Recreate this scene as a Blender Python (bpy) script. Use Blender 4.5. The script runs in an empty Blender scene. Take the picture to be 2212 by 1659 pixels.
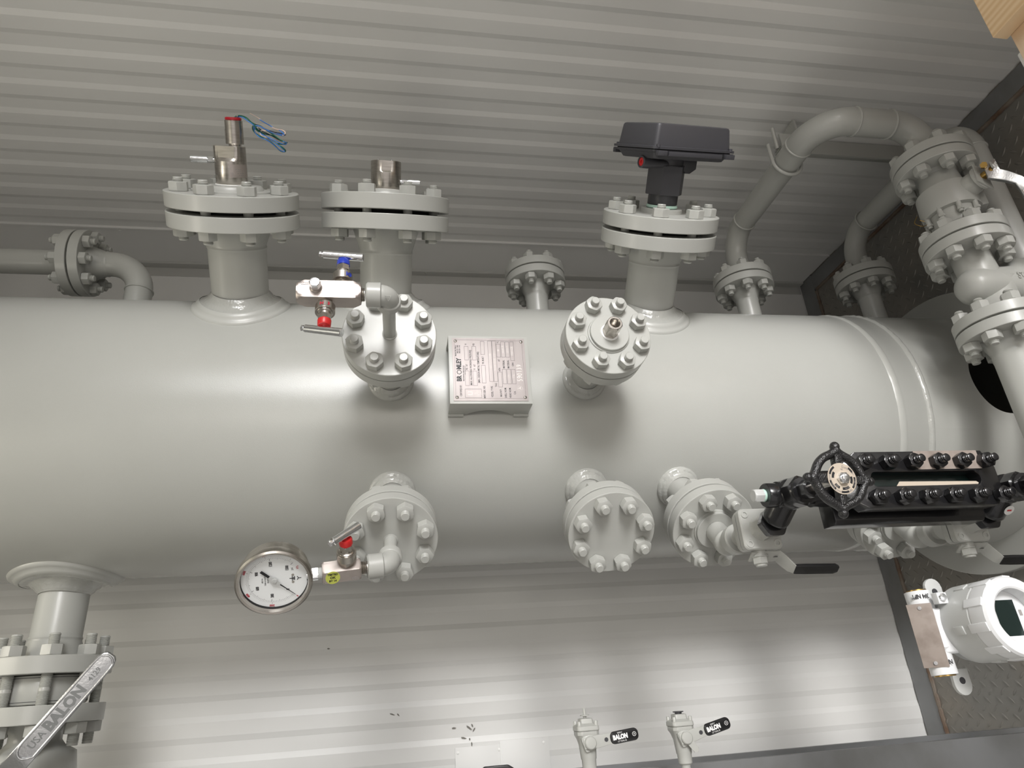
import bpy, bmesh, math, random
from mathutils import Vector, Matrix
random.seed(4)
PI=math.pi
SC=bpy.context.scene; COL=SC.collection
V3=Vector
def n(az): a=math.radians(az); return V3((math.cos(a),math.sin(a),0))
VX,VY,RV=.558,1.5125,.305                     # vessel axis and shell radius
def nz(az,r,z): return V3((VX,VY,z))+n(az)*r
X_,Y_,Z_=V3((1,0,0)),V3((0,1,0)),V3((0,0,1))

# ------------------------------------------------------------------ materials
MATS={}
def mat(name,col,rough=.5,metal=0,bump=None,spec=.5,coat=0,var=None,alpha=1,trans=0,aniso=0):
    m=bpy.data.materials.new(name); m.use_nodes=True; nt=m.node_tree; b=nt.nodes['Principled BSDF']
    b.inputs['Base Color'].default_value=(*col,1); b.inputs['Roughness'].default_value=rough
    b.inputs['Metallic'].default_value=metal; b.inputs['Specular IOR Level'].default_value=spec
    b.inputs['Coat Weight'].default_value=coat; b.inputs['Coat Roughness'].default_value=.08
    b.inputs['Transmission Weight'].default_value=trans
    tc=nt.nodes.new('ShaderNodeTexCoord')
    def noise(scale,detail=2,mp=None):
        t=nt.nodes.new('ShaderNodeTexNoise'); t.inputs['Scale'].default_value=scale; t.inputs['Detail'].default_value=detail
        if mp:
            mm=nt.nodes.new('ShaderNodeMapping'); mm.inputs['Scale'].default_value=mp; nt.links.new(tc.outputs['Object'],mm.inputs[0]); nt.links.new(mm.outputs[0],t.inputs[0])
        else: nt.links.new(tc.outputs['Object'],t.inputs[0])
        return t
    if bump:
        last=None
        for sc,st,dist in bump:
            t=noise(sc); bp=nt.nodes.new('ShaderNodeBump'); bp.inputs['Strength'].default_value=st; bp.inputs['Distance'].default_value=dist
            nt.links.new(t.outputs[0],bp.inputs['Height'])
            if last: nt.links.new(last.outputs[0],bp.inputs['Normal'])
            last=bp
        nt.links.new(last.outputs[0],b.inputs['Normal'])
        if coat: nt.links.new(last.outputs[0],b.inputs['Coat Normal'])
    if var:
        # var: (scale, colour2, low, high, mapping)
        sc,c2,lo,hi,mp=var
        t=noise(sc,4,mp); r=nt.nodes.new('ShaderNodeMapRange'); r.inputs[1].default_value=lo; r.inputs[2].default_value=hi
        mx=nt.nodes.new('ShaderNodeMix'); mx.data_type='RGBA'; mx.inputs[6].default_value=(*col,1); mx.inputs[7].default_value=(*c2,1)
        nt.links.new(t.outputs[0],r.inputs[0]); nt.links.new(r.outputs[0],mx.inputs[0]); nt.links.new(mx.outputs[2],b.inputs['Base Color'])
    MATS[name]=m; return m
PC=(.43,.435,.41)
mat('vessel_paint',PC,.22,bump=[(950,.30,.0005),(60,.04,.002)],var=(3,(.40,.405,.38),.4,.8,None))
mat('grey_paint',PC,.34,bump=[(500,.10,.0005)],coat=.08)
mat('weld_paint',PC,.2,bump=[(240,.35,.0012),(60,.3,.003)],coat=.3)
mat('wall_paint',(.79,.79,.775),.42,bump=[(40,.03,.002)],var=(2.5,(.75,.75,.735),.4,.7,None))
mat('trim_paint',(.50,.50,.48),.4)
mat('floor_steel',(.23,.225,.21),.40,metal=.35,bump=[(160,.1,.001)],var=(5,(.28,.255,.22),.4,.75,None))
mat('plinth_steel',(.24,.245,.25),.40,metal=.3,var=(6,(.18,.18,.175),.45,.7,None))
mat('weld_rust',(.20,.17,.14),.6,bump=[(90,.4,.003)],var=(18,(.13,.075,.045),.4,.65,None))
mat('stainless',(.55,.52,.48),.27,metal=1,bump=[(200,.03,.0004)],var=(40,(.44,.41,.37),.4,.7,(1,1,6)))
mat('stainless_satin',(.50,.45,.42),.46,metal=.85,bump=[(500,.05,.0003)],var=(30,(.42,.37,.35),.45,.7,None))
mat('nameplate_metal',(.42,.38,.372),.5,metal=.3,bump=[(300,.05,.0003)],var=(14,(.36,.32,.31),.4,.75,(.3,3,1)))
mat('chrome',(.78,.79,.80),.16,metal=1,bump=[(120,.25,.0012)])
mat('cast_zinc',(.60,.61,.62),.33,metal=1,bump=[(260,.35,.0010)],var=(50,(.50,.51,.52),.4,.7,None))
mat('zinc_letter',(.26,.27,.27),.45,metal=.8)
mat('black_paint',(.009,.009,.010),.24,bump=[(160,.12,.001)],coat=.3)
mat('black_cast',(.012,.012,.013),.3,bump=[(520,.6,.002)],coat=.35)
mat('black_vinyl',(.012,.012,.013),.35)
mat('black_rubber',(.008,.008,.008),.8)
mat('box_grey',(.058,.058,.066),.42,bump=[(900,.05,.0003)])
mat('stem_grey',(.045,.045,.05),.4)
mat('red_cap',(.55,.02,.02),.35); mat('blue_cap',(.015,.04,.40),.3); mat('dark_red',(.38,.01,.02),.35)
mat('brass',(.45,.29,.09),.3,metal=1)
mat('white_coat',(.74,.75,.76),.35,bump=[(400,.08,.0005)])
mat('white_body',(.52,.53,.52),.38,bump=[(400,.1,.0005)])
mat('white_plastic',(.88,.88,.86),.35)
mat('dial_white',(.86,.88,.88),.4)
mat('ink_black',(.012,.012,.014),.5); mat('ink_red',(.45,.02,.04),.5); mat('ink_white',(.8,.8,.8),.5); mat('ink_grey',(.30,.28,.27),.5)
mat('emboss',(.40,.37,.35),.45,metal=.5)
mat('sealant',(.50,.72,.62),.5); mat('yellow_sticker',(.52,.56,.10),.5)
mat('wire_green',(.008,.12,.075),.35); mat('wire_blue',(.07,.22,.60),.35); mat('wire_cream',(.80,.60,.50),.4); mat('wire_black',(.01,.01,.012),.35)
mat('lcd',(.008,.018,.016),.15,spec=.6); mat('label_tan',(.30,.255,.225),.5,var=(60,(.23,.19,.165),.4,.7,None)); mat('label_cream',(.50,.43,.35),.5)
mat('dirt',(.20,.19,.17),.8)
mat('dial_glass',(1,1,1),.02,trans=1)
def wood(name,c1,c2,scale):
    m=mat(name,c1,.55); nt=m.node_tree; b=nt.nodes['Principled BSDF']
    tc=nt.nodes.new('ShaderNodeTexCoord'); mp=nt.nodes.new('ShaderNodeMapping'); mp.inputs['Scale'].default_value=scale
    w=nt.nodes.new('ShaderNodeTexWave'); w.inputs['Scale'].default_value=1; w.inputs['Distortion'].default_value=5; w.inputs['Detail'].default_value=3; w.inputs['Detail Scale'].default_value=.8
    mx=nt.nodes.new('ShaderNodeMix'); mx.data_type='RGBA'; mx.inputs[6].default_value=(*c1,1); mx.inputs[7].default_value=(*c2,1)
    nt.links.new(tc.outputs['Object'],mp.inputs[0]); nt.links.new(mp.outputs[0],w.inputs[0]); nt.links.new(w.outputs['Fac'],mx.inputs[0]); nt.links.new(mx.outputs[2],b.inputs['Base Color'])
wood('pine_long',(.78,.58,.36),(.68,.46,.25),(26,2.5,26)); wood('pine_cross',(.78,.60,.42),(.64,.44,.27),(2.5,30,26))
def world_tex(name):      # rubbed dirt on the corrugated sheet: none needed
    pass

# ------------------------------------------------------------------ frames and mesh builder
class Fr:
    """local frame: z along d, x along the given side direction"""
    def __init__(s,o,d=Z_,x=None):
        s.o=V3(o); s.z=V3(d).normalized()
        if x is None: x=Z_ if abs(s.z.z)<.9 else X_
        x=V3(x); s.x=(x-s.z*x.dot(s.z)).normalized(); s.y=s.z.cross(s.x)
    def p(s,a,b,c): return s.o+s.x*a+s.y*b+s.z*c
    def M(s):
        m=Matrix((s.x,s.y,s.z)).transposed().to_4x4(); m.translation=s.o; return m
    def sub(s,a,b,c,d=(0,0,1),x=(1,0,0)):
        g=lambda v: s.x*v[0]+s.y*v[1]+s.z*v[2]
        return Fr(s.p(a,b,c),g(d),g(x))
def flats(k,dist,rmax,th0=0):
    def f(th):
        r=rmax
        for i in range(k):
            c=math.cos(th-th0-i*2*PI/k)
            if c>1e-3: r=min(r,dist/c)
        return r
    return f
def hexr(af,rmax=None,th0=PI/6): return flats(6,af/2,rmax or af,th0)
class MB:
    def __init__(s): s.v=[]; s.f=[]
    def add(s,vs,fs):
        b=len(s.v); s.v+=[V3(v) for v in vs]; s.f+=[tuple(b+i for i in f) for f in fs]; return s
    def rings(s,fr,prof,seg=32,c0=True,c1=True):
        """prof rows: (height, radius or callable[, (dx,dy)])"""
        vs=[];fs=[]
        for row in prof:
            h,r=row[0],row[1]; dx,dy=row[2] if len(row)>2 else (0,0)
            for i in range(seg):
                th=2*PI*i/seg; rr=r(th) if callable(r) else r
                vs.append(fr.p(dx+rr*math.cos(th),dy+rr*math.sin(th),h))
        m=len(prof)
        for j in range(m-1):
            for i in range(seg):
                k=(i+1)%seg; fs.append((j*seg+i,j*seg+k,(j+1)*seg+k,(j+1)*seg+i))
        if c0: fs.append(tuple(range(seg-1,-1,-1)))
        if c1: fs.append(tuple((m-1)*seg+i for i in range(seg)))
        return s.add(vs,fs)
    def cyl(s,fr,r,h0,h1,seg=32,bev=0):
        if bev: return s.rings(fr,[(h0,r-bev),(h0+bev,r),(h1-bev,r),(h1,r-bev)],seg)
        return s.rings(fr,[(h0,r),(h1,r)],seg)
    def pipe(s,fr,prof,seg=32):
        """closed revolved loop of (height, radius), no caps: first joins last"""
        vs=[];fs=[];m=len(prof)
        for h,r in prof:
            for i in range(seg):
                th=2*PI*i/seg; rr=r(th) if callable(r) else r
                vs.append(fr.p(rr*math.cos(th),rr*math.sin(th),h))
        for j in range(m):
            q=(j+1)%m
            for i in range(seg):
                k=(i+1)%seg; fs.append((j*seg+i,j*seg+k,q*seg+k,q*seg+i))
        return s.add(vs,fs)
    def box(s,fr,a,b,c,half=None):
        """a,b,c: (lo,hi) on the frame axes"""
        vs=[fr.p(x,y,z) for z in c for y in b for x in a]
        return s.add(vs,[(0,2,3,1),(4,5,7,6),(0,1,5,4),(2,6,7,3),(0,4,6,2),(1,3,7,5)])
    def prism(s,fr,poly,h0,h1):
        k=len(poly); vs=[fr.p(x,y,h0) for x,y in poly]+[fr.p(x,y,h1) for x,y in poly]
        return s.add(vs,[tuple(range(k-1,-1,-1)),tuple(range(k,2*k))]+[(i,(i+1)%k,k+(i+1)%k,k+i) for i in range(k)])
    def tube(s,pts,r,seg=20,caps=True):
        pts=[V3(p) for p in pts]; m=len(pts)
        rs=r if isinstance(r,(list,tuple)) else [r]*m
        T=[(pts[min(i+1,m-1)]-pts[max(i-1,0)]).normalized() for i in range(m)]
        u=T[0].orthogonal().normalized(); vs=[];fs=[]
        for i in range(m):
            u=(u-T[i]*u.dot(T[i])).normalized(); w=T[i].cross(u)
            for k in range(seg):
                a=2*PI*k/seg; vs.append(pts[i]+(u*math.cos(a)+w*math.sin(a))*rs[i])
        for j in range(m-1):
            for i in range(seg):
                k=(i+1)%seg; fs.append((j*seg+i,j*seg+k,(j+1)*seg+k,(j+1)*seg+i))
        if caps: fs+= [tuple(range(seg-1,-1,-1)),tuple((m-1)*seg+i for i in range(seg))]
        return s.add(vs,fs)
    def torus(s,fr,R_,r,seg=40,k=10):
        return s.pipe(fr,[(r*math.sin(2*PI*i/k),R_+r*math.cos(2*PI*i/k)) for i in range(k)],seg)
    def ball(s,fr,r,sx=1,sy=1,sz=1,seg=24,k=12):
        vs=[];fs=[]
        for j in range(1,k):
            a=PI*j/k
            for i in range(seg):
                th=2*PI*i/seg; vs.append(fr.p(r*sx*math.sin(a)*math.cos(th),r*sy*math.sin(a)*math.sin(th),-r*sz*math.cos(a)))
        for j in range(k-2):
            for i in range(seg):
                q=(i+1)%seg; fs.append((j*seg+i,j*seg+q,(j+1)*seg+q,(j+1)*seg+i))
        b=len(vs); vs+= [fr.p(0,0,-r*sz),fr.p(0,0,r*sz)]
        for i in range(seg):
            q=(i+1)%seg; fs.append((b,q,i)); fs.append((b+1,(k-2)*seg+i,(k-2)*seg+q))
        return s.add(vs,fs)
    def disc_holes(s,fr,rin,rout,z0,z1,bcr,nb,off,hr,bev=.0015,open_bore=False):
        h=PI/nb; ro=rout-bev; m=48
        angs=[2*PI*i/m for i in range(m)]
        for cr,ca in ((ro,h),(ro,-h),(rin,h),(rin,-h)):
            angs.append(math.atan2(cr*math.sin(ca),cr*math.cos(ca)-bcr)%(2*PI))
        angs=sorted(set(round(a,9) for a in angs))
        hit=[]
        for a in angs:
            dx,dy=math.cos(a),math.sin(a); best=9
            B=bcr*dx; best=-B+math.sqrt(B*B-(bcr*bcr-ro*ro))
            D=B*B-(bcr*bcr-rin*rin)
            if D>0 and -B-math.sqrt(D)>0: best=min(best,-B-math.sqrt(D))
            for sg in (1,-1):
                nx,ny=-math.sin(sg*h)*sg,math.cos(sg*h)*sg   # outward side normal
                den=dx*nx+dy*ny
                if den>1e-9: best=min(best,-(bcr*nx)/den)
            hit.append((bcr+best*dx,best*dy))
        vs=[];fs=[];q=len(angs)
        for i in range(nb):
            ph=off+i*2*PI/nb; c,sn=math.cos(ph),math.sin(ph); b=len(vs)
            rot=lambda p:(p[0]*c-p[1]*sn,p[0]*sn+p[1]*c)
            for z in (z1,z0):
                for a,hp in zip(angs,hit):
                    vs.append(fr.p(*rot((bcr+hr*math.cos(a),hr*math.sin(a))),z)); vs.append(fr.p(*rot(hp),z))
            for k in range(q):
                l=(k+1)%q
                fs.append((b+2*k,b+2*k+1,b+2*l+1,b+2*l)); fs.append((b+2*q+2*k,b+2*q+2*l,b+2*q+2*l+1,b+2*q+2*k+1))
                fs.append((b+2*k,b+2*l,b+2*q+2*l,b+2*q+2*k))
        rim=sorted((math.atan2(y,x) for x,y in hit if math.hypot(x,y)>ro-1e-6))
        inn=sorted((math.atan2(y,x) for x,y in hit if math.hypot(x,y)<rin+1e-6))
        def allang(L):
            o=[]
            for i in range(nb): o+=[off+i*2*PI/nb+a for a in L[:-1]]
            return o
        A=allang(rim); b=len(vs); k=len(A)
        for z,r in ((z1,ro),(z1-bev*.3,rout-bev*.3),(z1-bev,rout),(z0+bev,rout),(z0+bev*.3,rout-bev*.3),(z0,ro)):
            vs+= [fr.p(r*math.cos(a),r*math.sin(a),z) for a in A]
        for j in range(5):
            for i in range(k): fs.append((b+j*k+i,b+(j+1)*k+i,b+(j+1)*k+(i+1)%k,b+j*k+(i+1)%k))
        A=allang(inn); b=len(vs); k=len(A)
        for z in (z1,z0): vs+= [fr.p(rin*math.cos(a),rin*math.sin(a),z) for a in A]
        if open_bore:
            for i in range(k): fs.append((b+i,b+(i+1)%k,b+k+(i+1)%k,b+k+i))
        else: fs+= [tuple(b+i for i in range(k)),tuple(b+k+i for i in range(k-1,-1,-1))]
        s.add(vs,fs); s.weld=True; s.ang=14; return s
    def text(s,fr,body,size,depth=.0003,align='CENTER',sx=1,bold=0):
        cu=bpy.data.curves.new('t','FONT'); cu.body=body; cu.size=size; cu.extrude=depth; cu.align_x=align; cu.align_y='CENTER'; cu.resolution_u=2; cu.offset=bold
        ob=bpy.data.objects.new('t',cu); COL.objects.link(ob); bpy.context.view_layer.update()
        dg=bpy.context.evaluated_depsgraph_get(); me=bpy.data.meshes.new_from_object(ob.evaluated_get(dg))
        s.add([fr.p(v.co.x*sx,v.co.y,v.co.z) for v in me.vertices],[tuple(p.vertices) for p in me.polygons])
        bpy.data.objects.remove(ob); bpy.data.curves.remove(cu); bpy.data.meshes.remove(me); return s

ROOT={}
def mesh(name,mb,m,inv=None,bevel=0,ang=35,bseg=2):
    me=bpy.data.meshes.new(name); vs=[(inv@v if inv else v) for v in mb.v]
    me.from_pydata([tuple(v) for v in vs],[],mb.f); me.update()
    bm=bmesh.new(); bm.from_mesh(me)
    if getattr(mb,'weld',False): bmesh.ops.remove_doubles(bm,verts=bm.verts,dist=2e-5)
    bmesh.ops.recalc_face_normals(bm,faces=bm.faces)
    if bevel:
        bm.edges.ensure_lookup_table()
        ed=[e for e in bm.edges if len(e.link_faces)==2 and e.calc_face_angle(0)>math.radians(30)]
        bmesh.ops.bevel(bm,geom=ed,offset=bevel,segments=bseg,affect='EDGES',profile=.6,clamp_overlap=True)
    bm.to_mesh(me); bm.free()
    me.polygons.foreach_set('use_smooth',[True]*len(me.polygons)); me.set_sharp_from_angle(angle=math.radians(getattr(mb,'ang',ang)))
    me.materials.append(MATS[m]); return me
def props(o,label=None,cat=None,group=None,kind=None):
    for k_,v in (('label',label),('category',cat),('group',group),('kind',kind)):
        if v: o[k_]=v
def thing(name,label,cat,fr,group=None):
    o=bpy.data.objects.new(name,None); COL.objects.link(o); o.empty_display_size=.02
    M=fr.M() if isinstance(fr,Fr) else Matrix.Translation(V3(fr))
    o.matrix_world=M; ROOT[o.name]=M.inverted(); props(o,label,cat,group); return o
def part(name,mb,m,parent,label=None,bevel=0,ang=35,kind=None,bseg=2):
    r=parent
    while r.parent: r=r.parent
    me=mesh(name,mb,m,ROOT[r.name],bevel,ang,bseg); o=bpy.data.objects.new(name,me); COL.objects.link(o); o.parent=parent
    # ancestors below the root carry only location; keep world place
    off=V3((0,0,0)); q=parent
    while q.parent: off+=q.location; q=q.parent
    o.location=-off
    props(o,label,kind=kind); return o
def solo(name,mb,m,label,cat,loc,group=None,bevel=0,ang=35):
    inv=Matrix.Translation(V3(loc)).inverted(); me=mesh(name,mb,m,inv,bevel,ang); o=bpy.data.objects.new(name,me); COL.objects.link(o); o.location=loc
    props(o,label,cat,group); return o
def struct(name,mb,m,label=None,bevel=0,ang=35):
    me=mesh(name,mb,m,None,bevel,ang); o=bpy.data.objects.new(name,me); COL.objects.link(o); props(o,label,kind='structure'); return o

# ------------------------------------------------------------------ shared fasteners
CACHE={}
def nut_mesh(af,h,m):
    k=('nut',af,h,m)
    if k not in CACHE:
        fr=Fr((0,0,0)); c=af*.055
        hx=flats(6,af/2,af*.565,PI/6); hx2=flats(6,af/2,af*.545,PI/6)
        CACHE[k]=mesh('nut',MB().rings(fr,[(0,af*.47),(c*.15,hx2),(c*.5,hx),(h-c*.9,hx),(h-c*.35,hx2),(h,af*.488)],24),m,ang=25)
    return CACHE[k]
def stud_mesh(r,z0,z1,m,th0=.02):
    k=('stud',r,round(z0,4),round(z1,4),m)
    if k not in CACHE:
        prof=[(z0,r*.84),(z0+r*.13,r*.94)]; z=z0+r*.2; p=.0021
        def thread(a,b):
            q=a
            while q<b-p: 
                prof.append((q+p*.45,r)); prof.append((q+p*.55,r)); prof.append((q+p*.98,r*.87)); q+=p
        thread(z,z0+th0); prof.append((z0+th0+.0005,r)); prof.append((z1-th0-.0005,r)); thread(z1-th0,z1-r*.2)
        prof+= [(z1-r*.13,r*.94),(z1,r*.84)]
        CACHE[k]=mesh('stud',MB().rings(Fr((0,0,0)),prof,16),m,ang=32)
    return CACHE[k]
def studs(root,nb,bcr,off,z_lo,z_hi,af,nh,r,prot,m='grey_paint',prot2=None,base=None,th0=.02):
    """nb stud bolts with a nut at each end, as copies sharing meshes, in the root's own frame"""
    p2=prot if prot2 is None else prot2
    sm=stud_mesh(r,z_lo-nh-p2,z_hi+nh+prot,m,th0); nm=nut_mesh(af,nh,m)
    for i in range(nb):
        a=off+i*2*PI/nb
        s=bpy.data.objects.new('stud_bolt',sm); COL.objects.link(s); s.parent=root; b=base or V3((0,0,0))
        s.location=b+V3((bcr*math.cos(a),bcr*math.sin(a),0)); s.rotation_euler=(0,0,random.uniform(0,6))
        for zz,fl in ((z_hi+.0003,0),(z_lo-.0003,PI)):
            q=bpy.data.objects.new('nut',nm); COL.objects.link(q); q.parent=s; q.location=(0,0,zz); q.rotation_euler=(fl,0,random.uniform(0,1))
# ================================================================== the room
CX,CY=1.327,1.976                                            # inner faces of right and back wall
def rib_profile(a0,a1,first,period,rib,slope,h):
    """outline points (along, out) of ribbed sheet between a0 and a1"""
    pts=[(a0,0)]; q=first
    while q+rib+slope<a1:
        if q>a0: pts+= [(q,0),(q+slope,h),(q+rib,h),(q+rib+slope,0)]
        q+=period
    pts.append((a1,0)); return pts
HZ=2.9
YA=.30                                              # unseen right wall end, drawn forward to shade the wall-side pipes
P=rib_profile(YA,1.775,1.058-.09*15,.09,.046,.014,.0036)
m=MB(); m.prism(Fr((CX,0,0),Z_,Y_),[(y,h) for y,h in P]+[(1.976,0),(1.976,-.05),(YA,-.05)],0,HZ)   # frame: x=+Y, y = Z x Y = -X
struct('wall_right',m,'wall_paint','grey ribbed sheet metal wall with vertical ribs',ang=8)
P=rib_profile(-2.2,.93,.199-.094*24,.094,.047,.014,.0036)
m=MB(); m.prism(Fr((0,CY,0),Z_,-X_),[(-x,h) for x,h in reversed(P)][:0]+[(-x,h) for x,h in P][::-1]+[(2.2,-.05),(-1.377,-.05),(-1.377,0)],0,HZ)  # y = Z x -X = -Y
struct('wall_back',m,'wall_paint','pale ribbed sheet metal wall behind the vessel',ang=8)
m=MB(); m.box(Fr((0,0,0)),(-2.25,-2.2),(-.4,1.976),(0,HZ)); struct('wall_left',m,'wall_paint')
m=MB(); m.box(Fr((0,0,0)),(-2.25,1.377),(-.4,2.026),(HZ,HZ+.05)); struct('ceiling',m,'wall_paint')
m=MB(); m.box(Fr((0,0,0)),(-2.2,1.377),(-.40,-.34),(2.36,HZ)); struct('shade_header',m,'wall_paint','unseen header added over the open side to shade the upper vessel')  # added header keeps the bay light off the upper vessel
m=MB(); m.box(Fr((0,0,0)),(1.327,1.377),(-.34,YA),(2.36,HZ)); struct('shade_header_right',m,'wall_paint','unseen end of the added header over the open side')
# chequer plate floor: raised lugs in the floor mesh
m=MB(); m.box(Fr((0,0,0)),(-2.25,1.377),(-1.5,2.026),(-.05,0))
def lug(cx,cy,ang):
    c,s=math.cos(ang),math.sin(ang); L,W,H=.0125,.0034,.0016
    o=[(-L,0),(-L*.55,W*.75),(0,W),(L*.55,W*.75),(L,0),(L*.55,-W*.75),(0,-W),(-L*.55,-W*.75)]
    lo=[(cx+x*c-y*s,cy+x*s+y*c,0) for x,y in o]; hi=[(cx+.62*(x*c-y*s),cy+.62*(x*s+y*c),H) for x,y in o]
    m.add(lo+hi,[tuple(range(8,16))]+[(i,(i+1)%8,8+(i+1)%8,8+i) for i in range(8)])
pt=.0268
for i in range(-60,61):
    for j in range(-60,61):
        u,v=i*pt,j*pt; x=.55+(u-v)*.7071; y=1.05+(u+v)*.7071
        if -.35<x<1.25 and .1<y<1.885 and math.hypot(x-VX,y-VY)>.3: lug(x,y,PI/4 if (i+j)%2 else -PI/4)
struct('floor',m,'floor_steel','dark steel chequer plate floor with raised lugs',ang=50)
# flat steel margins and welds where the plate meets the walls
m=MB(); m.box(Fr((0,0,0)),(-2.2,CX),(1.898,CY-.0065),(0,.0045)); struct('baseboard_back',m,'plinth_steel','dark flat steel strip along the foot of the back wall',bevel=.0008)
m=MB(); m.box(Fr((0,0,0)),(1.262,CX-.0075),(YA,1.898),(0,.0045)); struct('baseboard_right',m,'plinth_steel','dark flat steel strip along the foot of the right wall',bevel=.0008)
def bead(p0,p1,r,amp):
    p0,p1=V3(p0),V3(p1); k=int((p1-p0).length/.006); pts=[];rs=[]
    for i in range(k+1):
        pts.append(p0.lerp(p1,i/k)+V3((random.uniform(-amp,amp),random.uniform(-amp,amp),0))); rs.append(r*random.uniform(.85,1.15))
    return MB().tube(pts,rs,8)
struct('trim_1',bead((-2.0,1.893,.001),(1.25,1.893,.001),.0065,.0006),'weld_rust','rusty weld along the back edge of the floor plate')
struct('trim_2',bead((1.257,.30,.001),(1.257,1.89,.001),.006,.0006),'weld_rust','rusty weld along the right edge of the floor plate')
# corner flashing and angle on the right wall
m=MB(); m.prism(Fr((CX,0,0),Z_,Y_),[(1.772,0),(1.772,.0072),(1.7755,.0078),(1.778,.0035),(1.948,.003),(1.948,0)],.006,HZ)
tr=struct('trim_3',m,'wall_paint','flat flashing strip beside the room corner')
m=MB(); m.prism(Fr((CX,0,0),Z_,Y_),[(1.945,0),(1.945,.006),(1.948,.009),(1.986-.012,.009),(1.986-.012,.2-.16),(1.976,.04),(1.976,0)],.006,HZ)
struct('trim_4',m,'trim_paint','corner angle between right wall and back wall')
m=MB()
for i,z in enumerate((.62,.98,1.42,1.93,2.35)): m.rings(Fr((CX-.003,1.7865,z),-X_),[(0,.0045),(.002,.0042),(.0032,.002)],12)
struct('trim_5',m,'white_plastic','small white screw heads along the flashing')
m=MB()
for z in (.33,.72,1.0,1.43,1.78,2.1): m.rings(Fr((CX-.009,1.958,z),-X_),[(0,.004),(.0016,.0036),(.0018,.0015)],12)
struct('trim_6',m,'grey_paint','rivet heads along the corner angle')
# scuffs on the back wall sheet: thin rubbed marks (dirt patches)
m=MB(); fy=CY-.0040
for px,pz,L,a in ((-.05,1.53,.016,.4),(-.052,1.515,.01,.9),(-.095,1.33,.02,.7),(-.1,1.318,.012,2.3),(-.09,1.322,.009,1.2),(-.118,1.345,.016,.3),(-.122,1.33,.007,1.5),(-.134,1.325,.012,1.6),(.12,1.70,.008,.2),(-.093,1.37,.012,.1)):
    g=Fr((px,fy,pz),-Y_,V3((math.sin(a),0,math.cos(a)))); m.prism(g,[(-L/2,-.0012),(L*.1,-.0022),(L/2,-.0005),(L*.3,.0016),(-L*.2,.001)],0,.0003)
struct('trim_7',m,'dirt','grey scuff marks rubbed on the back wall')

# steel post standing in front of the back wall
t=thing('steel_post','tall dark grey steel post behind the two small lever valves','post',Fr((-.24,1.5,0)))
m=MB(); m.box(Fr((0,0,0)),(-.45,-.1695),(1.49,1.5),(0,HZ-.002)); part('front_flange',m,'plinth_steel',t,bevel=.001)
m=MB(); m.box(Fr((0,0,0)),(-.32,-.31),(1.5,1.62),(0,HZ-.002)); part('web',m,'plinth_steel',t)
m=MB(); m.box(Fr((0,0,0)),(-.45,-.1725),(1.5+.12,1.63),(0,HZ-.002)); part('rear_flange',m,'plinth_steel',t)

# ================================================================== the pressure vessel
ves=thing('pressure_vessel','big grey painted vertical pressure vessel with welded nozzles standing on the plate floor','pressure vessel',Fr((VX,VY,0)))
def cylp(az,z,r): return nz(az,r,z)
SEG=160
def shell_mesh():
    m=MB(); rows=[(.352,RV)]; vs=[];fs=[]
    zs=[.352,1.0,1.7,2.4,2.56,2.62,2.68,2.73,2.76,2.775]; rr=[RV]*4+[RV,.292,.26,.2,.12,.0]
    vs=[];fs=[]
    for z,r in zip(zs[:-1],rr[:-1]):
        for i in range(SEG): vs.append(nz(360*i/SEG,r,z))
    k=len(zs)-1
    for j in range(k-1):
        for i in range(SEG): q=(i+1)%SEG; fs.append((j*SEG+i,j*SEG+q,(j+1)*SEG+q,(j+1)*SEG+i))
    fs.append(tuple((k-1)*SEG+i for i in range(SEG)))
    # bottom head, dished, inside the skirt
    b=(len(vs)); 
    for z,r in ((.30,.27),(.27,.2),(.255,.1)):
        for i in range(SEG): vs.append(nz(360*i/SEG,r,z))
    for j,(o0,o1) in enumerate(((0,b),(b,b+SEG),(b+SEG,b+2*SEG))):
        for i in range(SEG): q=(i+1)%SEG; fs.append((o0+i,o1+i,o1+q,o0+q))
    fs.append(tuple(b+2*SEG+i for i in range(SEG))); return m.add(vs,fs)
part('shell',shell_mesh(),'vessel_paint',ves)
def ring_bead(z,w,h,noise):
    m=MB(); vs=[];fs=[]; k=7
    for i in range(240):
        az=360*i/240; jj=1+noise*math.sin(i*1.7)*.5+noise*random.uniform(-.5,.5)
        for j in range(k):
            t=-1+2*j/(k-1); vs.append(nz(az,RV-.0006+h*(1-t*t)*jj,z+t*w/2*(1+noise*.2*math.sin(i*.9))))
    for i in range(240):
        for j in range(k-1): q=(i+1)%240; fs.append((i*k+j,q*k+j,q*k+j+1,i*k+j+1))
        fs.append((i*k+k-1,((i+1)%240)*k+k-1,((i+1)%240)*k,i*k))
    return m.add(vs,fs)
part('girth_weld',ring_bead(.421,.021,.0032,.15),'vessel_paint',ves)
part('skirt_weld',ring_bead(.351,.017,.0045,.25),'weld_paint',ves)
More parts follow.
